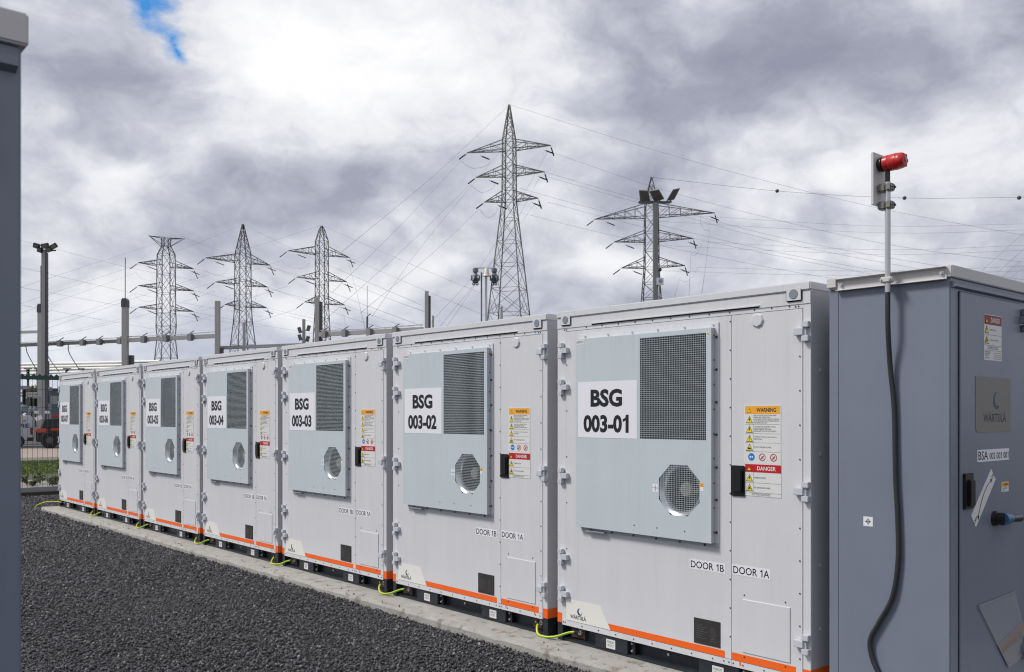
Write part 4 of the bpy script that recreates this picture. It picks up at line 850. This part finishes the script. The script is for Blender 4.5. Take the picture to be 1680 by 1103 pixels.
# small lamp mast, antenna post and stub posts
sm = thing('lamp_mast', 'short grey mast with four small floodlights left of the third pylon', 'floodlight', base_at(498.5, 62), RZ); h = at(498, 524, 62).z-GZ
q = MB(); q.box(-0.09, 0.09, -0.09, 0.09, 0, h, GREYS); q.build('mast', sm)
for (x, z) in ((-0.26, -0.75), (0.34, -0.62), (-0.24, -1.25), (0.28, -1.35)):
    q = MB(); mx = Matrix.Translation((x, -0.1, h+z)) @ Matrix.Rotation(0.3 if x > 0 else -0.3, 4, 'Y'); q.box(-0.11, 0.11, -0.06, 0.06, -0.2, 0.2, DKG, mx); q.bar((0, 0, h+z-0.15), (x, -0.05, h+z-0.15), 0.05, DKG); q.build('floodlight', sm)
r, h, wm = post_thing('antenna_post', 'thin dark post with forked tip behind the clamped beam', 'post', 602.5, 70, 520, 2.6, DKG); q = MB(); q.bar((0, 0, h), (0.25, 0, h+0.25), 0.05, DKG); q.bar((0, 0, h), (0, 0, h+2.4), 0.03, DKG); q.build('fork', r)
post_thing('stub_post', 'short pale post right of the slim gantry post', 'post', 710.5, 66, 518, 3.2, POSTC)
post_thing('stub_post', 'pale stub post seen through the second pylon base', 'post', 400.5, 75, 529, 4.0, POSTC)
post_thing('stub_post', 'pale stub post at the foot of the tallest pylon', 'post', 823.0, 70, 503, 4.0, POSTC)
# switchgear seen through the fence
def breaker(px, dp_, ytank, ytop, lab):
    r = thing('circuit_breaker', lab, 'switchgear', base_at(px, dp_), RZ, 'circuit breakers behind the fence'); zt = at(px, ytank, dp_).z-GZ; z1 = at(px, ytop, dp_).z-GZ
    BT = M('tank_blue_grey', (0.17, 0.21, 0.24), 0.4)
    q = MB(); q.lathe((0, 0, zt), [(-0.28, 0.12), (-0.24, 0.26), (0.05, 0.28), (0.25, 0.14)], BT, 14, 'z'); q.build('tank', r, smooth=True)
    n = 24; q = MB(); q.lathe((0, 0, zt+0.22), [(k*(z1-zt-0.5)/n, 0.15 if k % 2 else 0.10) for k in range(n+1)], INSUL, 12, 'z'); q.build('insulator', r)
    q = MB(); q.box(-0.28, 0.28, -0.1, 0.1, z1-0.30, z1-0.05, GREYS); q.build('terminal', r); q = MB(); q.bar((-0.2, 0, 0), (-0.2, 0, zt-0.2), 0.10, GREYS); q.bar((0.2, 0, 0), (0.2, 0, zt-0.2), 0.10, GREYS); q.bar((-0.2, 0, zt-0.24), (0.2, 0, zt-0.24), 0.10, GREYS); q.build('stand', r)
breaker(39.5, 62, 670, 632, 'circuit breaker with black insulator nearest the left edge of the fence view'); breaker(77.5, 64, 668, 634, 'circuit breaker partly hidden by the ladder mast'); breaker(52, 74, 672, 646, 'short circuit breaker between the mast and the left breaker'); breaker(58.5, 74, 672, 648, 'slimmest circuit breaker close to the mast')
k = thing('control_kiosk', 'blue-grey switchgear kiosk by the last battery cabinet', 'kiosk', base_at(92, 66), RZ); q = MB(); q.box(-0.35, 0.5, -0.3, 0.3, 0.8, 3.6, M('kiosk_blue', (0.085, 0.11, 0.14), 0.5)); q.build('housing', k); q = MB(); q.box(-0.25, 0.4, -0.31, -0.302, 2.6, 3.2, GREYS); q.build('panel', k); q = MB(); q.box(-0.4, 0.6, -0.35, 0.35, 3.6, 3.75, DKG); q.build('roof', k); q = MB(); [q.bar((x, 0, 0), (x, 0, 0.8), 0.12, DKG) for x in (-0.25, 0.4)]; q.build('stand', k)
for i, (y, lab) in enumerate(((645, 'upper'), (649.5, 'lower'))):
    o = MB().bar(at(10, y+0.5, 70), at(130, y-1, 68), 0.14, GREYS).build('support_rail'); tag(o, lab+' grey support rail of the switchgear behind the fence', 'rail', 'support rails behind the fence')
for i, (px, dp_) in enumerate(((60, 59), (77.5, 59))):
    o = thing('notice_board', ['white notice board left of the ladder mast foot', 'white notice board right of the ladder mast foot'][i], 'sign', base_at(px, dp_), RZ, 'notice boards'); z = at(px, 676.5, dp_).z-GZ; q = MB(); q.box(-0.15, 0.15, -0.02, 0, z-0.09, z+0.09, WHITE2); q.build('board', o); q = MB(); q.bar((0, 0.02, 0), (0, 0.02, z), 0.05, GREYS); q.build('post', o)
TREE = M('tree_leaf', (0.125, 0.120, 0.050), 0.7, island=0.4)
p = base_at(55, 105); plant('tree', 'yellow-green tree beyond the switchgear, seen through the fence', p, [(random.uniform(-1.2, 1.2), random.uniform(-1, 1), random.uniform(2.6, 4.6), 0.9, 0.9, 0.8, 420) for _ in range(9)], 0.16, 0.16, 'tree', None, TREE)
HEDGE = M('hedge_leaf', (0.045, 0.055, 0.030), 0.8, island=0.4)
V = []; T = []; o_ = 0
for i in range(215):
    p = at(-200+i*12, HY, 150); v, t = leafy(260, p.x, p.y, rng.uniform(0.4, 1.6), 2.2, 2.2, rng.uniform(0.8, 1.8), 0.32); V.append(v); T.append(t+o_); o_ += len(v)
stuff(tag(np_mesh('far_hedge', np.concatenate(V), np.concatenate(T), HEDGE), 'far dark line of bushes behind the switchyard', 'bushes'))

# ------------------------------------------------------------------ masts behind the row
lm = thing('floodlight_pole', 'grey pole with three tilted rectangular floodlights in front of the right pylon', 'floodlight', base_at(1075.5, 30), RZ); h = at(1075, 333, 30).z-GZ
q = MB(); q.box(-0.085, 0.085, -0.085, 0.085, 0, h, M('pole_grey', (0.23, 0.23, 0.23), 0.6, var=0.1)); q.build('pole', lm, bevel=0.02)
q = MB(); q.box(-0.56, 0.48, -0.04, 0.04, h-0.02, h+0.05, DKG); q.build('crossbar', lm)
for cs_ in (((-0.56, -0.10, 0.36), (-0.26, -0.10, 0.35), (-0.14, 0.14, 0.03), (-0.49, 0.14, 0.04)), ((-0.25, -0.25, 0.29), (0.06, -0.30, 0.33), (0.30, 0.05, 0.10), (-0.02, 0.10, 0.02)), ((0.56, -0.10, 0.38), (0.79, -0.14, 0.42), (0.64, 0.12, 0.10), (0.38, 0.16, 0.06))):
    c4 = [Vector(c_)+Vector((0, 0, h+0.03)) for c_ in cs_]; nrm = (c4[1]-c4[0]).cross(c4[3]-c4[0]).normalized()
    if nrm.y > 0: nrm = -nrm
    q = MB(); q.add([v_ for v_ in c4]+[v_-nrm*0.05 for v_ in c4], [(0, 1, 2, 3), (7, 6, 5, 4), (0, 4, 5, 1), (1, 5, 6, 2), (2, 6, 7, 3), (3, 7, 4, 0)], GREYS); f_ = q.build('floodlight', lm, bevel=0.008)
    mid = sum(c4, Vector())/4; q = MB(); q.add([mid+(v_-mid)*0.86+nrm*0.004 for v_ in c4], [(0, 1, 2, 3)], LENS); q.build('lens', f_)
    q = MB(); b0 = (c4[2]+c4[3])/2; q.bar((b0.x, 0, h+0.03), (b0.x, b0.y, b0.z), 0.05, DKG); q.build('bracket', f_)
q = MB(); z = at(1080, 462, 30).z-GZ; q.box(0.02, 0.24, -0.16, -0.10, z-0.13, z+0.10, WHITE2); bx_ = q.build('sign_box', lm); q = MB(); disc(q, 0.14, z-0.01, 0.06, -0.163, BLUES, 'front', r0=0.04); disc(q, 0.14, z-0.01, 0.025, -0.163, BLUES, 'front'); q.build('camera_symbol', bx_)
q = MB(); q.lathe((0.14, 0, z+0.37), [(-0.1, 0.001), (-0.1, 0.05), (0.05, 0.05)], BLACKP, 10); q.build('small_camera', lm)

cm = thing('camera_mast', 'thin twin-pole mast with two dome cameras and a cream horn', 'camera mast', base_at(796, 32), RZ); h = at(796, 440, 32).z-GZ
q = MB(); q.tube([(0.03, 0, 0), (0.03, 0, h)], 0.045, GALV, 10); q.build('pole', cm, smooth=True)
q = MB(); q.tube([(-0.13, 0, 0), (-0.13, 0, h-0.15)], 0.026, M('pole_olive', (0.16, 0.16, 0.11), 0.6), 8); q.build('pole', cm, smooth=True)
q = MB(); q.bar((-0.38, 0, h), (0.34, 0, h), 0.035, GALV); q.build('crossbar', cm)
q = MB(); q.lathe((0.05, -0.08, h-0.30), [(0.30, 0.03), (0.26, 0.07), (0.10, 0.09), (0.0, 0.15), (0.0, 0.12), (0.08, 0.03), (0.10, 0.0005)], BELL, 20, 'z'); q.build('horn', cm, smooth=True)
PTZ = M('camera_grey', (0.15, 0.17, 0.20), 0.45)
for x in (-0.34, 0.32):
    q = MB(); q.lathe((x, 0, h-0.02), [(0.0, 0.10), (-0.12, 0.10), (-0.14, 0.06), (-0.18, 0.06), (-0.26, 0.11)], PTZ, 14, 'z'); q.lathe((x, 0, h-0.42), [(-0.12, 0.04), (-0.08, 0.10), (0, 0.13), (0.08, 0.10), (0.12, 0.04)], PTZ, 14, 'z'); c_ = q.build('dome_camera', cm, smooth=True)
    q = MB()
    for s_ in (-1, 1): q.bar((x+s_*0.13, 0, h-0.26), (x+s_*0.14, 0, h-0.44), 0.05, PTZ); q.lathe((x+s_*0.06, -0.05, h-0.57), [(-0.04, 0.02), (-0.04, 0.055), (0.04, 0.05)], BLACKP, 10)
    q.lathe((x, -0.12, h-0.41), [(-0.02, 0.001), (-0.02, 0.06), (0.03, 0.07)], BLACKP, 12); q.build('lamp_yoke', c_)

# ------------------------------------------------------------------ pylons
def pylon(label, xc, depth, levels, arms, yaw, base_hw, mat, leg=0.22, brace=0.10, horns=None, peak=True):
    """levels: (row, half width) in photo pixels at this distance; turned into metres"""
    s = depth/F; r = thing('pylon', label, 'pylon', base_at(xc, depth, GZ), RZ+yaw, 'lattice pylons')
    Z = lambda py: CAM.z+(HY-py)*s-GZ
    k = 1/(abs(math.cos(yaw))+abs(math.sin(yaw)))
    L = [(Z(py), max(hw*s*k, 0.06)) for py, hw in levels] + [(0.0, base_hw*s*k)]
    L.sort(reverse=True)
    q = MB(); cs = ((-1, -1), (1, -1), (1, 1), (-1, 1))
    for (z1, w1), (z0, w0) in zip(L, L[1:]):
        n = max(1, round((z1-z0)/max(1.15*(w1+w0), 1.2)))
        for i in range(n):
            za, zb = z1+(z0-z1)*i/n, z1+(z0-z1)*(i+1)/n; wa, wb = w1+(w0-w1)*i/n, w1+(w0-w1)*(i+1)/n
            A = [Vector((a*wa, b*wa, za)) for a, b in cs]; B = [Vector((a*wb, b*wb, zb)) for a, b in cs]
            for j in range(4):
                j2 = (j+1) % 4; q.bar(A[j], B[j], leg, mat); q.bar(A[j], B[j2], brace, mat); q.bar(A[j2], B[j], brace, mat); q.bar(B[j], B[j2], brace, mat)
                if wb > 2.2: m_ = (B[j]+B[j2])/2; q.bar(m_, (A[j]+B[j])/2+(A[j2]-A[j])*0.02, brace*0.8, mat); q.bar(m_, (A[j2]+B[j2])/2, brace*0.8, mat)
    q.build('lattice_mast', r)
    tips = []
    for (yb, yt, l, rr) in arms:
        zb, zt = Z(yb), Z(yt)
        w = np.interp(zb, [a[0] for a in L[::-1]], [a[1] for a in L[::-1]])
        for sgn, ln in ((-1, l), (1, rr)):
            X = sgn*ln*s/math.cos(yaw); q = MB(); tip = Vector((X, 0, zb+0.1)); n = max(3, int(abs(X)/1.9))
            for b in (-1, 1):
                bot = Vector((sgn*w, b*w, zb)); top = Vector((sgn*w, b*w, zt)); q.bar(bot, tip, leg*0.75, mat); q.bar(top, tip, leg*0.75, mat)
                for i in range(1, n+1):
                    t0, t1 = (i-1)/n, i/n; p0 = bot.lerp(tip, t0); p1 = top.lerp(tip, t1); p2 = bot.lerp(tip, t1); q.bar(p0, p1, brace, mat)
                    if i < n: q.bar(p1, p2, brace, mat)
            for i in range(1, n): q.bar(Vector((sgn*w, -w, zb)).lerp(tip, i/n), Vector((sgn*w, w, zb)).lerp(tip, (i+0.0)/n), brace, mat); q.bar(Vector((sgn*w, -w, zb)).lerp(tip, i/n), Vector((sgn*w, w, zb)).lerp(tip, (i-1)/n), brace, mat)
            q.build('crossarm', r); tips.append((tip, sgn))
    for tip, sgn in tips:
        for (dv, st) in (((-0.80, 0.0, -0.60) if sgn < 0 else (0.35, 0.3, -1.0), (0, 0, -0.05)), ((0.92, 0.0, -0.36), ((1.9 if sgn < 0 else -0.9), 0, -0.55))):
            d = Vector(dv).normalized(); a = tip+Vector(st); q = MB(); n = 14; ln = 17*s
            d = Matrix.Rotation(-yaw, 3, 'Z') @ d
            q.tube([a, a+d*ln*0.25], 0.035, mat, 5); q.tube([a+d*(ln*0.2+ln*0.8*i/n) for i in range(n+1)], [0.115 if i % 2 else 0.075 for i in range(n+1)], INSUL, 7); q.build('insulator', r)
    if horns:
        for sgn, ln, y_ in horns:
            q = MB(); X = sgn*ln*s/math.cos(yaw); zt = Z(y_); w = L[0][1]
            for b in (-1, 1): q.bar((sgn*w, b*w, L[0][0]), (X, 0, zt), leg*0.7, mat); q.bar((sgn*w, b*w, L[0][0]-2.0), (X*0.92, 0, zt-0.1), leg*0.6, mat); q.bar((0, b*w, L[0][0]), (X*0.8, 0, zt), brace, mat)
            q.build('earth_wire_horn', r)
    return r
pylon('pylon with a flat horned top, farthest left behind the gantry', 272.5, 216, [(391, 8), (404, 7.5), (418, 15), (450, 15.5), (514, 16), (535, 17), (552, 15)], [(437, 428, 33, 34), (474, 466, 33, 34), (508.5, 500, 33, 34)], R(43), 31, LATTD, 0.17, 0.072, horns=((-1, 21, 391), (1, 23, 388)))
pylon('pointed pylon with three crossarms, second from the left', 398.5, 204, [(368, 1.2), (417, 13.5), (504, 14), (528, 16), (566, 21)], [(431, 418, 47, 36), (468, 458, 35, 33), (503, 494, 23, 32)], R(41), 30, LATTD, 0.16, 0.072)
pylon('pylon behind a concrete gantry post, third from the left', 528, 206, [(371, 1.2), (378, 5), (396, 11), (504, 11.5), (560, 15)], [(418.5, 405, 47, 40), (459.5, 447, 35, 36), (498.5, 487, 24, 33)], R(36), 22, LATTD, 0.155, 0.07)
pylon('tallest pylon in the centre of the picture', 835.5, 126, [(172, 0.9), (230, 11), (330, 12), (360, 15.5), (434, 24.5), (515, 34)], [(246, 231, 70, 67), (288, 273, 55, 57), (330, 315, 41, 47)], R(-17), 50, LATT, 0.135, 0.052)
pylon('wide-armed pylon behind the floodlight pole on the right', 1069, 160, [(291, 0.9), (332, 12), (352, 13), (440, 14), (490, 18)], [(356, 336, 91, 98), (395.5, 380, 60, 65), (439, 424, 48, 52)], R(-14), 32, LATTD, 0.15, 0.065)

# ------------------------------------------------------------------ overhead wires
def wire(label, pts, r=0.026, sag=0.0, name='power_line', group='overhead power lines'):
    P = [at(*p) for p in pts]
    if len(P) == 2: P = [P[0], (P[0]+P[1])/2-Vector((0, 0, sag)), P[1]]
    out_ = smooth_path(P, 8); tag(MB().tube(out_, r, WIRE, 4, cap=False).build(name), label, 'power line', group)
PY1, PY2, PY3, PY4, PY5 = 216, 204, 206, 126, 160
LW = [
 ('falling from far left behind the floodlight mast, highest of its kind', [(20, 436, 110), (257, 489, 150), (430, 520, 190)]),
 ('second of the lines falling from the far left edge', [(20, 469, 110), (257, 512, 150), (430, 537, 190)]),
 ('third of the lines falling from the far left edge', [(20, 498, 110), (252, 540, 150), (340, 553, 190)]),
 ('faint line falling from the far left top past the floodlights', [(20, 391, 160), (211, 439, 190), (330, 462, 220)]),
 ('rising from far left to the leftmost pylon horned top', [(20, 476, 120), (150, 434, 165), (258, 399, PY1)]),
 ('rising from far left to the second pylon peak', [(20, 503, 120), (288, 413, 180), (398, 369, PY2)]),
 ('rising from far left to the leftmost pylon top left arm', [(20, 519, 120), (140, 478, 165), (224, 447, PY1)]),
 ('rising from far left to the leftmost pylon middle left arm', [(20, 544, 120), (130, 514, 165), (222, 483, PY1)]),
 ('rising from the ladder mast to the leftmost pylon lowest left arm', [(60, 556, 120), (150, 535, 165), (222, 518, PY1)]),
 ('faint line rising behind the capped gantry post', [(60, 545, 140), (240, 483, 180), (345, 450, PY2)]),
 ('faint line rising below the leftmost pylon arms', [(60, 560, 140), (240, 516, 180), (352, 478, PY2)]),
 ('lowest faint line rising towards the second pylon', [(60, 580, 140), (240, 548, 180), (362, 515, PY2)]),
 ('from the leftmost pylon right horn down to the right', [(296, 388, PY1), (374, 416, 205), (520, 462, 190)]),
 ('from the leftmost pylon top right arm to the right', [(307, 437, PY1), (400, 463, 205), (560, 505, 190)]),
 ('from the leftmost pylon middle right arm to the right', [(307, 474, PY1), (400, 497, 205), (560, 533, 190)]),
 ('from the leftmost pylon lowest right arm to the right', [(307, 510, PY1), (400, 528, 205), (560, 556, 190)]),
 ('from the second pylon peak down to the right', [(399, 368, PY2), (489, 413, 170), (690, 500, 110)]),
 ('from the second pylon top right arm to the right', [(440, 436, PY2), (550, 482, 150), (692, 535, 75)]),
 ('from the second pylon middle right arm to the right', [(440, 471, PY2), (560, 517, 150), (692, 556, 75)]),
 ('from the second pylon lowest right arm to the right', [(441, 510, PY2), (560, 540, 150), (680, 562, 75)]),
 ('from the third pylon peak to the left', [(527, 370, PY3), (413, 406, 210), (300, 434, 216)]),
 ('from the third pylon peak down past the slim gantry post', [(528, 370, PY3), (640, 419, 170), (790, 482, 120)]),
 ('from the third pylon top left arm to the left', [(464, 427, PY3), (380, 455, 205), (300, 478, 205)]),
 ('from the third pylon middle left arm to the left', [(474, 469, PY3), (400, 492, 205), (330, 510, 205)]),
 ('from the third pylon lowest left arm to the left', [(485, 508, PY3), (420, 528, 205), (360, 543, 205)]),
 ('from the third pylon top right arm over the slim gantry post', [(575, 424, PY3), (696, 476, 140), (800, 520, 100)]),
 ('from the third pylon middle right arm to the slim gantry post', [(571, 463, PY3), (640, 491, 130), (696, 511, 64)]),
 ('from the third pylon lowest right arm to the clamped beam', [(570, 503, PY3), (640, 528, 130), (694, 540, 64)]),
 ('downlead from the third pylon top right arm to the clamped beam', [(572, 432, PY3), (585, 480, 130), (600, 545, 66)]),
 ('downlead from the third pylon lowest right arm', [(564, 515, PY3), (566, 530, 130), (568, 548, 66)]),
 ('downlead from the second pylon right side', [(430, 445, PY2), (418, 495, 150), (402, 565, 70)]),
 ('from the tallest pylon peak down to the left', [(835, 173, PY4), (720, 281, 100), (560, 414, 68)]),
 ('from the tallest pylon top left arm down to the left', [(756, 264, PY4), (660, 367, 95), (545, 480, 66)]),
 ('from the tallest pylon middle left arm down to the left', [(771, 303, PY4), (674, 398, 95), (530, 528, 66)]),
 ('from the tallest pylon lowest left arm down to the left', [(786, 343, PY4), (715, 411, 95), (590, 515, 65)]),
 ('steep faint line left of the tallest pylon', [(820, 250, PY4), (699, 395, 95), (610, 520, 65)]),
 ('from the tallest pylon top right arm down behind the camera mast', [(898, 250, PY4), (800, 420, 100), (690, 548, 64)]),
 ('from the tallest pylon middle right arm down behind the camera mast', [(886, 290, PY4), (820, 410, 100), (715, 545, 64)]),
 ('from the tallest pylon lowest right arm down behind the camera mast', [(876, 337, PY4), (800, 440, 100), (730, 540, 64)]),
 ('from the tallest pylon peak down to the right edge', [(836, 172, PY4), (1120, 260, 118), (1420, 337, 112), (1700, 390, 105)]),
 ('from the tallest pylon top right arm to the right edge', [(904, 250, PY4), (1120, 321, 118), (1440, 398, 112), (1700, 433, 105)]),
 ('upper of two from the tallest pylon middle right arm', [(895, 283, PY4), (1041, 325, 118), (1300, 394, 112), (1700, 463, 105)]),
 ('lower of two from the tallest pylon middle right arm', [(900, 291, PY4), (1041, 331, 118), (1300, 402, 112), (1700, 475, 105)]),
 ('upper of two from the tallest pylon lowest right arm', [(852, 309, PY4), (1000, 349, 118), (1300, 419, 112), (1700, 487, 105)]),
 ('lower of two from the tallest pylon lowest right arm', [(899, 332, PY4), (1053, 372, 118), (1300, 425, 112), (1700, 500, 105)]),
 ('lowest line right of the tallest pylon shaft', [(853, 349, PY4), (1017, 389, 118), (1300, 446, 112), (1600, 492, 105)]),
 ('upper of two from the right pylon top arm to the right edge', [(1151, 355, PY5), (1440, 371, 150), (1700, 367, 140)]),
 ('lower of two from the right pylon top arm to the right edge', [(1040, 361, PY5), (1440, 382, 150), (1700, 377, 140)]),
 ('upper of two from the right pylon middle arm to the right edge', [(1151, 397, PY5), (1440, 410, 150), (1700, 402, 140)]),
 ('lower of two from the right pylon middle arm to the right edge', [(1040, 401, PY5), (1440, 417.5, 150), (1700, 410, 140)]),
 ('upper of two from the right pylon lowest arm to the right edge', [(1144, 439, PY5), (1440, 445, 150), (1700, 436, 140)]),
 ('lower of two from the right pylon lowest arm to the right edge', [(1040, 443, PY5), (1380, 452, 150), (1700, 444, 140)]),
 ('downlead from the right pylon top arm', [(1165, 372, PY5), (1159, 425, 100), (1150, 492, 60)]),
 ('downlead from the right pylon middle arm', [(1133.5, 414, PY5), (1132, 450, 100), (1130, 495, 60)]),
 ('downlead from the right pylon lowest arm', [(1116, 455, PY5), (1110, 475, 100), (1103, 500, 60)]),
 ('highest steep line at the right picture edge', [(1700, 363, 90), (1640, 418, 80), (1590, 463, 70)]),
 ('second steep line at the right picture edge', [(1700, 392, 90), (1655, 431, 80), (1610, 470, 70)]),
 ('third steep line at the right picture edge', [(1700, 407, 90), (1660, 441, 80), (1625, 470, 70)]),
 ('lowest steep line at the right picture edge', [(1700, 422, 90), (1670, 447, 80), (1640, 472, 70)])]
for s_, pts in LW: wire('thin overhead wire '+s_, pts, r=0.0110+0.00005*max(0, pts[0][2]-100))
bw = [(1069.5, 291, PY5), (1275, 313.5, 150), (1484, 325, 142), (1700, 323.5, 134)]
wire('earth wire with marker balls from the right pylon peak', bw, r=0.022)
for i, (px, py, dp_) in enumerate(((1275, 313.5, 150), (1484, 325, 142), (1672, 324.6, 135))):
    c_ = at(px, py, dp_); o = MB().lathe(c_, [(0.30*math.cos(a)*-1, max(0.0005, 0.30*math.sin(a))) for a in [math.pi*j/10 for j in range(11)]], DKG, 14, 'z').build('marker_ball', smooth=True)
    tag(o, ['marker ball nearest the right pylon on its earth wire', 'marker ball just right of the alarm pole', 'marker ball at the right picture edge'][i], 'marker ball', 'marker balls on the earth wire')
# jumper loops under the crossarms
for lab, pts in (('top left arm of the tallest pylon', [(757, 265, PY4), (775, 276, PY4), (798, 272, PY4), (806, 262, PY4)]), ('middle left arm of the tallest pylon', [(772, 304, PY4), (790, 316, PY4), (808, 309, PY4), (812, 300, PY4)]), ('lowest left arm of the tallest pylon', [(787, 344, PY4), (800, 357, PY4), (813, 350, PY4), (817, 341, PY4)]),
                 ('top right arm of the right pylon', [(1149, 355, PY5), (1150, 368, PY5), (1156, 377, PY5), (1164, 379, PY5)]), ('middle right arm of the right pylon', [(1150, 398, PY5), (1146, 412, PY5), (1140, 419, PY5), (1134, 418, PY5)]), ('lowest right arm of the right pylon', [(1143, 441, PY5), (1137, 454, PY5), (1126, 462, PY5), (1116, 460, PY5)]),
                 ('top left arm of the third pylon', [(463, 430, PY3), (480, 440, PY3), (498, 440, PY3), (508, 432, PY3)]), ('middle left arm of the leftmost pylon', [(222, 484, PY1), (232, 493, PY1), (246, 495, PY1), (256, 491, PY1)]), ('top left arm of the leftmost pylon', [(223, 448, PY1), (232, 457, PY1), (246, 460, PY1), (256, 457, PY1)]), ('top left arm of the second pylon', [(336, 443, PY2), (350, 451, PY2), (365, 450, PY2), (376, 440, PY2)])):
    wire('small jumper loop under the '+lab, pts, r=0.016, name='jumper_loop', group='jumper loops on the pylons')
for i, pts in enumerate(([(42, 567, 71), (46, 582, 73), (60, 607, 78)], [(112, 565, 70), (114, 580, 73), (130, 607, 78)], [(79, 585, 71), (86, 596, 74), (97, 610, 78)])):
    wire('dark dropper wire from the dark gantry beam, '+['leftmost', 'rightmost', 'just right of the ladder mast'][i], pts, r=0.035, name='dropper_wire', group='droppers from the dark beam')
